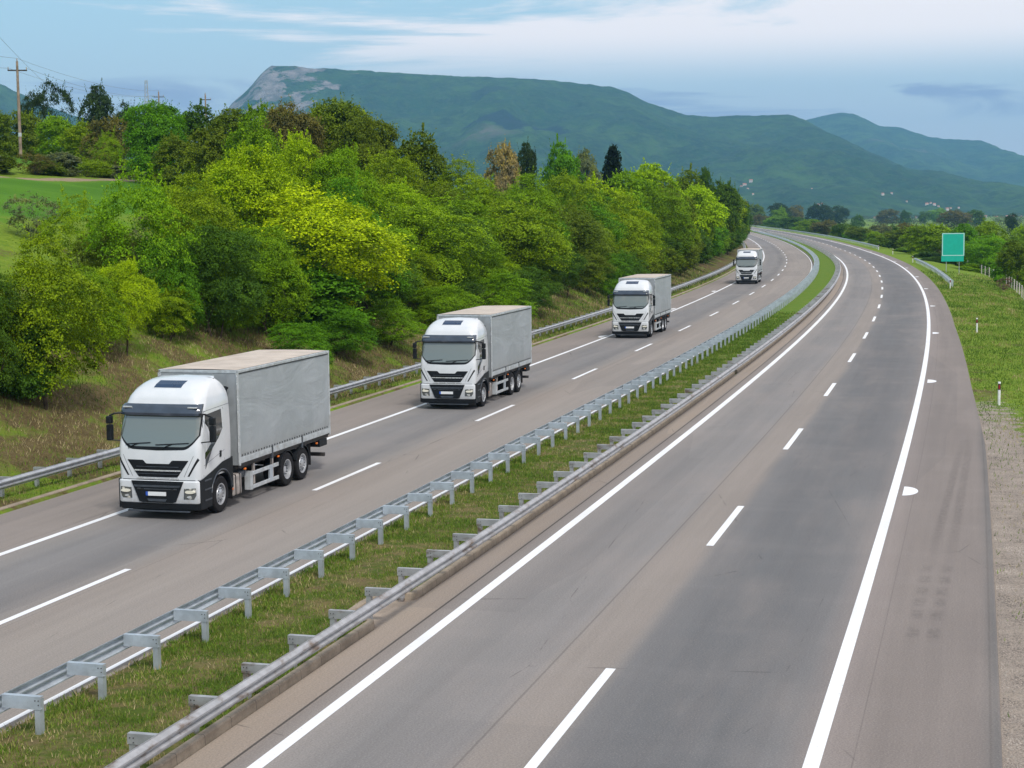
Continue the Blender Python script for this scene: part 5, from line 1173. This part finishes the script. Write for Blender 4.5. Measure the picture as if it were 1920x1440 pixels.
# back edge of the upper meadow and the hilltop wood
for i in range(38):
    s = rg.uniform(120, 300); oo = rg.uniform(-150, -104) if s < 230 else rg.uniform(-110, -45); p = P(s, oo); z = float(T(s, oo)); hh = rg.uniform(5.0, 7.0)
    put_tree(600 + i, p.x, p.y, z + hh, hh * rg.uniform(.9, 1.2), rg.choice(['dusky', 'olive', 'mid', 'brown', 'deep']), 'far', "distant leafy tree of the hilltop wood behind the upper meadow", 'trees of the hilltop wood')
# bushes lining the bend's outer bank, and far hedgerows on the plain
q = 0
for s in range(300, 860, 9):
    for k in range(1):
        ss = s + rg.uniform(-4, 4); oo = rg.uniform(13, 40); p = P(ss, oo); q += 1; z = float(T(ss, oo)); hh = min(rg.uniform(2.6, 4.6), 2.1 - z + rg.uniform(0, 1.0))
        put_tree(700 + q, p.x, p.y, z + max(hh, 1.5), rg.uniform(4, 8), rg.choice(['olive', 'mid', 'dusky', 'brown', 'vivid']), 'far', "low bush on the outer bank of the distant bend", 'bushes on the outer bank of the bend')
Vh = []; Th = []; rh = np.random.default_rng(9)
for (y0, x0, x1, n, hh) in ((760, 100, 330, 30, 3.5), (960, 100, 420, 40, 4), (1250, 120, 560, 46, 5), (1600, 150, 760, 60, 6), (2100, 200, 1000, 80, 7), (2700, 250, 1300, 110, 8)):
    for i in range(n):
        x = x0 + (x1 - x0) * (i + rh.uniform(0, 1)) / n; y = y0 * rh.uniform(.95, 1.05) + (x - x0) * .1; h_ = hh * rh.uniform(.5, 1.25); w_ = h_ * rh.uniform(.9, 1.9); m = 240
        d_ = unit(rh.normal(0, 1, (m, 3)) + [0, 0, .4]); c = np.array([x, y, -7 + h_ * .45]) + d_ * np.array([w_, w_, h_ * .5]) * rh.uniform(.6, 1.05, (m, 1)); k = rh.uniform(0, .7)
        v, t = leaves(c, d_, np.clip(rh.normal(k, .18, m), 0, 1), .10 * h_ + .25, rh, .6); Vh.append(v); Th.append(t)
me = quads('hedgerows', np.concatenate(Vh)); vattr(me, 'tint', np.concatenate(Th)); me.materials.append(M['leaf']); hg_ = bpy.data.objects.new('hedgerows', me); COL.objects.link(hg_); hg_.color = (.075, .095, .028, 1)
tag(hg_, 'dark green hedgerows and scrub woods across the distant plain', 'hedgerow', kind='stuff')

# ------------------------------------------------------------------ grass and gravel that one cannot count
def blades(name, S, O, Z, h, wd, tint, rg):
    n = len(S); x, y = PV(S, O); B = np.stack([x, y, Z], 1); a = rg.uniform(0, 6.283, n); d_ = np.stack([np.cos(a), np.sin(a), np.zeros(n)], 1); lean = rg.normal(0, .38, (n, 2)); tip = B + np.stack([lean[:, 0] * h, lean[:, 1] * h, h], 1)
    mid = B * .5 + tip * .5 + np.stack([np.zeros(n), np.zeros(n), h * .08], 1)
    V = np.stack([B - d_ * wd[:, None], B + d_ * wd[:, None], tip + d_ * wd[:, None] * .25, tip - d_ * wd[:, None] * .25], 1); me = quads(name, V); vattr(me, 'tint', np.repeat(tint, 4)); me.materials.append(M['blade']); o = bpy.data.objects.new(name, me); COL.objects.link(o); return o
r2 = np.random.default_rng(5); n = 210000
S = -9 + 125 * r2.beta(1, 1.9, n); O = r2.uniform(-8.8, -5.56, n); m_ = ~((S > 5.0) & (S < 7.8) & (O > -6.28)); S, O = S[m_], O[m_]
pn = vnoise(S * 1.1, O * 1.1, 4) * .6 + vnoise(S * 4, O * 4, 5) * .4; keep = r2.uniform(0, 1, len(S)) < np.clip((pn - .22) * 2.4, .10, 1); S, O, pn = S[keep], O[keep], pn[keep]
near = np.interp(S, [-9, 20, 60, 115], [1, 1.0, 1.6, 2.6]); dryish = np.clip(1.15 - pn * 1.5, 0, 1) * np.interp(S, [0, 50, 90], [1, .8, .25])
tag(blades('grass', S, O, np.full(len(S), .10), r2.uniform(.04, .11, len(S)) * np.sqrt(near), r2.uniform(.006, .012, len(S)) * near, np.clip(r2.normal(.30, .20, len(S)) + dryish * .80, 0, 1), r2), 'short patchy grass on the median between the two crash barriers', 'grass', kind='stuff')
n = 150000; S = 10 + 210 * r2.beta(1, 2.2, n); e = r2.uniform(.25, 16, n); O = off_left(S) - e; dn = vnoise(S * .5, O * .5, 8) * .6 + vnoise(S * 2, O * 2, 9) * .4
near = np.interp(S, [10, 40, 120, 220], [1, 1.2, 2.2, 3.5])
tag(blades('bank_grass', S, O, T(S, O) - .02, r2.uniform(.05, .17, n) * np.sqrt(near), r2.uniform(.008, .016, n) * near, np.clip(r2.normal(.44, .20, n) + (dn - .42) * 1.3, 0, 1), r2), 'straw-coloured and green mown grass on the bank behind the roadside barrier', 'grass', kind='stuff')
n = 120000; S = -6 + 230 * r2.beta(1, 2.0, n); e = r2.uniform(.05, 13, n); gravelk = np.interp(S, [0, 28, 45, 60], [1, .9, .5, 0]); kill = (r2.uniform(0, 1, n) < gravelk * np.interp(e, [0, 1.2, 1.9, 3.2], [.97, .93, .6, .0])); S, e = S[~kill], e[~kill]; O = off_right(S) + e; n = len(S)
near = np.interp(S, [-6, 40, 120, 220], [1, 1.3, 2.4, 3.6])
tag(blades('verge_grass', S, O, T(S, O) - .02, r2.uniform(.04, .12, n) * np.sqrt(near), r2.uniform(.008, .015, n) * near, np.clip(r2.normal(.52, .16, n) + (vnoise(S * .35, O * .9, 6) - .5) * .8, 0, 1), r2), 'mown grass on the verge right of the carriageway', 'grass', kind='stuff')
n = 26000; S = -12 + 62 * r2.beta(1, 1.3, n); e = np.abs(r2.normal(0, 1.0, n)) + .04; m_ = e < 2.8; S, e = S[m_], e[m_]; n = len(S); O = off_right(S) + e; x, y = PV(S, O); z = T(S, O)
sz = r2.uniform(.006, .024, n) * np.where(r2.uniform(0, 1, n) > .97, 1.8, 1); oc = np.array([(1, 0, 0), (-1, 0, 0), (0, 1, 0), (0, -1, 0), (0, 0, .7), (0, 0, -.7)], float)
V = np.stack([x, y, z], 1)[:, None] + oc[None] * sz[:, None, None] * r2.uniform(.6, 1.3, (n, 6, 1)); fb = np.array([(0, 2, 4), (2, 1, 4), (1, 3, 4), (3, 0, 4), (2, 0, 5), (1, 2, 5), (3, 1, 5), (0, 3, 5)]); Fc = (fb[None] + np.arange(n)[:, None, None] * 6).reshape(-1, 3)
me = bpy.data.meshes.new('gravel'); me.vertices.add(n * 6); me.vertices.foreach_set('co', V.astype(np.float32).ravel()); me.loops.add(len(Fc) * 3); me.loops.foreach_set('vertex_index', Fc.astype(np.int32).ravel()); me.polygons.add(len(Fc)); me.polygons.foreach_set('loop_start', np.arange(0, len(Fc) * 3, 3, dtype=np.int32)); me.update(calc_edges=True)
tag(obj('gravel', me, M['stone']), 'loose grey gravel along the right edge of the carriageway', 'gravel', kind='stuff')

# ------------------------------------------------------------------ wire fence on the right
fc = empty('wire_fence', P(140, 14.0, 0)); tag(fc, 'low wire fence with grey concrete posts below the right-hand verge', 'fence')
fs = np.arange(140, 300, 6.5); pts = []
for s in fs:
    o = float(np.interp(s, [140, 155, 200, 230, 300], [13.6, 14.3, 16, 16, 17])); p = P(s, o); z = float(T(s, o)); pts.append((p - fc.location) + Vector((0, 0, z)))
    b = MB(); q_ = pts[-1]; b.box(q_.x - .05, q_.x + .05, q_.y - .05, q_.y + .05, q_.z - .3, q_.z + 1.35, .012); b.build('post', M['h_wall'], fc)
for h_ in (.15, .45, .75, 1.0, 1.25): b = MB(); b.tube([p + Vector((0, 0, h_)) for p in pts], .008, 4); b.build('wire', M['galv_mid'], fc)

# ------------------------------------------------------------------ power poles and lines
def utility_pole(x, y, ztop, h, label, big=True, rz=.15):
    t = empty('utility_pole', (x, y, ztop - h), rz); tag(t, label, 'utility pole', 'wooden power poles on the left hill')
    p_ = MB(); p_.tube([(0, 0, -.5), (0, 0, h * .6), (0, 0, h)], [.17, .15, .12], 10); pl = p_.build('pole', M['wood'], t)
    c = MB(); c.box(-.98, .98, -.07, .05, h - 1.0, h - .86, .01); ca = c.build('crossarm', M['chassis'], t)
    for xx in (-.92, .92): i_ = MB(); i_.lathe([(0, 0), (0, .05), (.06, .06), (.08, .04), (.14, .07), (.18, .04), (.26, .05), (.3, 0)], (xx, 0, h - .86), 'z', 10); i_.build('insulator', M['tank'], ca)
    i_ = MB(); i_.lathe([(0, 0), (0, .06), (.08, .07), (.1, .045), (.18, .075), (.26, .05), (.34, 0)], (0, 0, h), 'z', 10); i_.build('insulator', M['tank'], t)
    if big: bd = MB(); bd.tube([(0, 0, 1.55), (0, 0, 1.95)], .185, 12); bd.build('band', M['alu'], t)
    return t
utility_pole(-51.0, 178, 24.9, 9.3, 'tall grey wooden power pole with crossarm, standing on the upper left meadow')
utility_pole(-53.2, 300, 30.1, 12.0, 'small power pole on the skyline between the pylon and the mountain cliff', False)
utility_pole(-67.5, 330, 32.8, 12.0, 'small power pole beside the lattice pylon, partly hidden by the trees', False, .1)
py = empty('lattice_pylon', (-91, 430, 25.6), .3); tag(py, 'thin steel lattice pylon with side arm, far behind the left trees', 'pylon')
b = MB(); hpy = 17.6
for sx in (-1, 1):
    for sy in (-1, 1): b.tube([(sx * .9, sy * .9, 0), (sx * .25, sy * .25, hpy)], .06, 4)
for k in range(14):
    z0_, z1_ = hpy * k / 14, hpy * (k + 1) / 14; w0, w1 = .9 - .65 * k / 14, .9 - .65 * (k + 1) / 14
    b.tube([(-w0, -w0, z0_), (w1, -w1, z1_)], .035, 4); b.tube([(w0, -w0, z0_), (-w1, -w1, z1_)], .035, 4); b.tube([(-w0, w0, z0_), (w1, w1, z1_)], .035, 4)
b.build('mast', M['galv_mid'], py)
for z_, a, bb in ((hpy * .70, -.4, 2.4), (hpy * .58, -2.3, .4)): b = MB(); b.tube([(a, 0, z_), (bb, 0, z_)], .06, 4); b.tube([((bb if bb > 1 else a), 0, z_), (0, 0, z_ + 1.1)], .04, 4); b.tube([((bb if bb > 1 else a), 0, z_), ((bb if bb > 1 else a), 0, z_ - 1.3)], .05, 4); b.build('arm', M['galv_mid'], py)
mw = simple('wire', (.16, .15, .15), .6, .3)
def wire(a, b_, sag, label, r=.014):
    a, b_ = Vector(a), Vector(b_); pts = [a.lerp(b_, t) - Vector((0, 0, sag * 4 * t * (1 - t))) for t in np.linspace(0, 1, 17)]; mb = MB(); mb.tube(pts, r, 4); tag(mb.build('power_line', mw), label, 'power line', 'power lines on the left')
wire((-51, 178, 25.2), (-67.5, 330, 33.1), 1.0, 'power line from the tall pole top to the next pole on the skyline')
wire((-50.1, 178.1, 24.2), (-66.6, 330, 32.2), 1.2, 'power line from the right end of the tall pole towards the skyline')
wire((-51.9, 177.9, 24.2), (-68.4, 330, 32.2), 1.2, 'power line from the left end of the tall pole towards the skyline')
wire((-51, 178, 25.2), (-44, 96, 22.8), .9, 'power line leaving the tall pole top for the upper left picture corner')
wire((-51.9, 178, 24.2), (-45.5, 96, 21.4), .9, 'lower power line leaving the tall pole for the left picture edge')
WA, WB = (-37.6, 120, 23.6), (-64.2, 262, 24.0)
wire(WA, WB, .9, 'highest power line crossing the sky to the right of the tall pole')

# ------------------------------------------------------------------ mountains: real relief some kilometres away
RA = [(-2200, 60), (-1500, 60), (-1180, 130), (-1005, 270), (-901, 389), (-879, 410), (-843, 441), (-807, 483), (-772, 506), (-685, 500), (-546, 489), (-337, 475), (-163, 463), (12, 456), (186, 442), (360, 418), (412, 393), (482, 361), (587, 327), (674, 322), (849, 325), (919, 326), (968, 310), (1054, 264), (1200, 197), (1306, 150), (1482, 108), (1693, 76), (2010, 38), (2600, 0), (4500, -10)]
RB = [(700, 120), (1130, 190), (1342, 398), (1470, 460), (1554, 478), (1660, 498), (1714, 489), (1847, 427), (1953, 421), (2100, 369), (2246, 357), (2366, 350), (2460, 302), (2567, 258), (2916, 120), (3500, 60), (4500, 0)]
RC = [(-3010, 440), (-2200, 498), (-1972, 509), (-1734, 490), (-1633, 447), (-1569, 417), (-1499, 377), (-1295, 315), (-984, 180), (-700, 20), (-521, 0)]
def mountain(name, ridge, Y0, Y1, Y2, x0, x1, dx, dy, seed, rough, mat, rock=False):
    xs = np.arange(x0, x1 + 1, dx); ys = np.arange(Y0, Y2 + 1, dy); X, Y = np.meshgrid(xs, ys)
    zr = np.interp(X + 30 * fbm(X / 220, Y / 220, seed + 9), [a for a, b in ridge], [b for a, b in ridge]); t = np.clip((Y - Y0) / (Y1 - Y0), 0, 1); back = np.clip((Y - Y1) / (Y2 - Y1), 0, 1)
    g = .30 * t + .70 * t ** 1.55; g = g * (1 - back ** 1.3)
    amp = zr * rough * np.sin(math.pi * np.clip(t, 0, 1)) ** .8
    gully = fbm(X / 260 + .25 * fbm(X / 90, Y / 90, seed) * 2, Y / 900, seed, 5) * 1.5 + fbm(X / 420, Y / 520, seed + 4, 5) * 1.2
    z = zr * g + amp * gully - 8 * (1 - t) + (fbm(X / 30, Y / 30, seed + 2, 3) * 11) * np.clip(t * 3, .15, 1)
    ny, nx = X.shape; idx = np.arange(ny * nx).reshape(ny, nx); F = np.stack([idx[:-1, :-1], idx[:-1, 1:], idx[1:, 1:], idx[1:, :-1]], -1).reshape(-1, 4)
    me = pymesh(name, np.stack([X, Y, z], -1).reshape(-1, 3), F)
    rk = np.zeros(X.shape)
    if rock: rk = np.interp(X, [-1100, -950, -650, -480, -380], [.62, .66, .60, .28, 0]) * np.interp(t, [.62, .74, .97, 1.0], [0, .85, 1.0, .9]) - np.interp(X, [-1000, -960, -900, -870], [0, 0, 0, 0])
    vattr(me, 'rock', rk.ravel())
    clear = np.zeros(X.shape); dark = np.zeros(X.shape)
    if rock:
        dark = ((((X - 10) / 150) ** 2 + ((t - .66) / .045) ** 2 + fbm(X / 60, Y / 200, 7) * 2.0) < 1) * 1.0; dark = np.maximum(dark, ((((X + 60) / 60) ** 2 + ((t - .87) / .04) ** 2 + fbm(X / 40, Y / 150, 8) * 2) < 1) * .6)
        clear = np.clip(1 - (((X + 60) / 130) ** 2 + ((t - .57) / .05) ** 2), 0, 1) * .8
    else: clear = np.clip(1 - (((X - 1850) / 240) ** 2 + ((t - .72) / .05) ** 2), 0, 1)
    vattr(me, 'clear', clear.ravel()); vattr(me, 'dark', dark.ravel())
    return tag(obj(name, me, mat, smooth=True), kind='structure')
MT = mountain('mountain', RA, 3300, 5600, 7000, -2100, 3600, 13, 15, 3, .34, M['mountain'], True)
mountain('mountain', RB, 6000, 8500, 9800, 700, 4500, 22, 25, 13, .26, M['mountain'])
mountain('mountain', RC, 4100, 5500, 6800, -3000, -620, 26, 30, 23, .08, M['mountain'])
def field(pts, mat, z=-6.7): tag(obj('field', pymesh('field', [(x, y, z) for x, y in pts], [tuple(range(len(pts)))]), mat), kind='structure')
field([(330, 1650), (520, 1650), (640, 2050), (430, 2050)], M['f_tan']); field([(230, 1380), (330, 1380), (370, 1600), (270, 1600)], M['f_tan'], -6.72); field([(300, 1120), (480, 1120), (560, 1330), (350, 1330)], M['f_tan'], -6.74)
field([(230, 820), (420, 820), (470, 1060), (270, 1060)], M['f_brown'], -6.6); field([(110, 620), (200, 620), (230, 800), (130, 800)], M['f_green'], -6.62); field([(150, 1050), (260, 1050), (290, 1330), (190, 1330)], M['f_green'], -6.64); field([(100, 430), (112, 430), (120, 480), (106, 480)], M['f_tan'], -6.0)
# town houses at the foot of the mountain
bpy.context.view_layer.update(); dg = bpy.context.evaluated_depsgraph_get()
for i, (x, y, z, w_) in enumerate(HOUSES):
    hit, loc, *_r = MT.ray_cast(Vector((x, y, 2000)), Vector((0, 0, -1)), depsgraph=dg); zg = loc.z if hit else -7; z = max(z, zg) if hit else z
    t = empty('house', (x, y, zg - .5), (i * .7) % 1.2 - .6); tag(t, 'tiny pale house with reddish roof in the village at the foot of the mountains', 'house', 'village houses at the foot of the mountains')
    w_ *= .8; b = MB(); hh = w_ * .62 + max(0, z - zg - w_) * 0; b.box(-w_ / 2, w_ / 2, -w_ * .4, w_ * .4, -1, hh + .5); b.build('wall', M['h_wall'], t)
    b = MB(); b.prism([(-w_ * .46, hh + .52), (w_ * .46, hh + .52), (0, hh + .5 + w_ * .28)], -w_ * .55, w_ * .55, 'x'); b.build('roof', M['h_roof'], t)

# ------------------------------------------------------------------ the air
hm = bpy.data.materials.new('haze'); hm.use_nodes = True; n_ = hm.node_tree; n_.nodes.clear(); o_ = n_.nodes.new('ShaderNodeOutputMaterial'); v_ = n_.nodes.new('ShaderNodeVolumePrincipled')
v_.inputs['Color'].default_value = (.28, .61, 1.0, 1); v_.inputs['Density'].default_value = 0.85e-4; v_.inputs['Anisotropy'].default_value = .1; n_.links.new(v_.outputs[0], o_.inputs['Volume'])
b = MB(); b.box(-6500, 6500, -400, 10300, -40, 560); tag(b.build('haze', hm), kind='stuff')
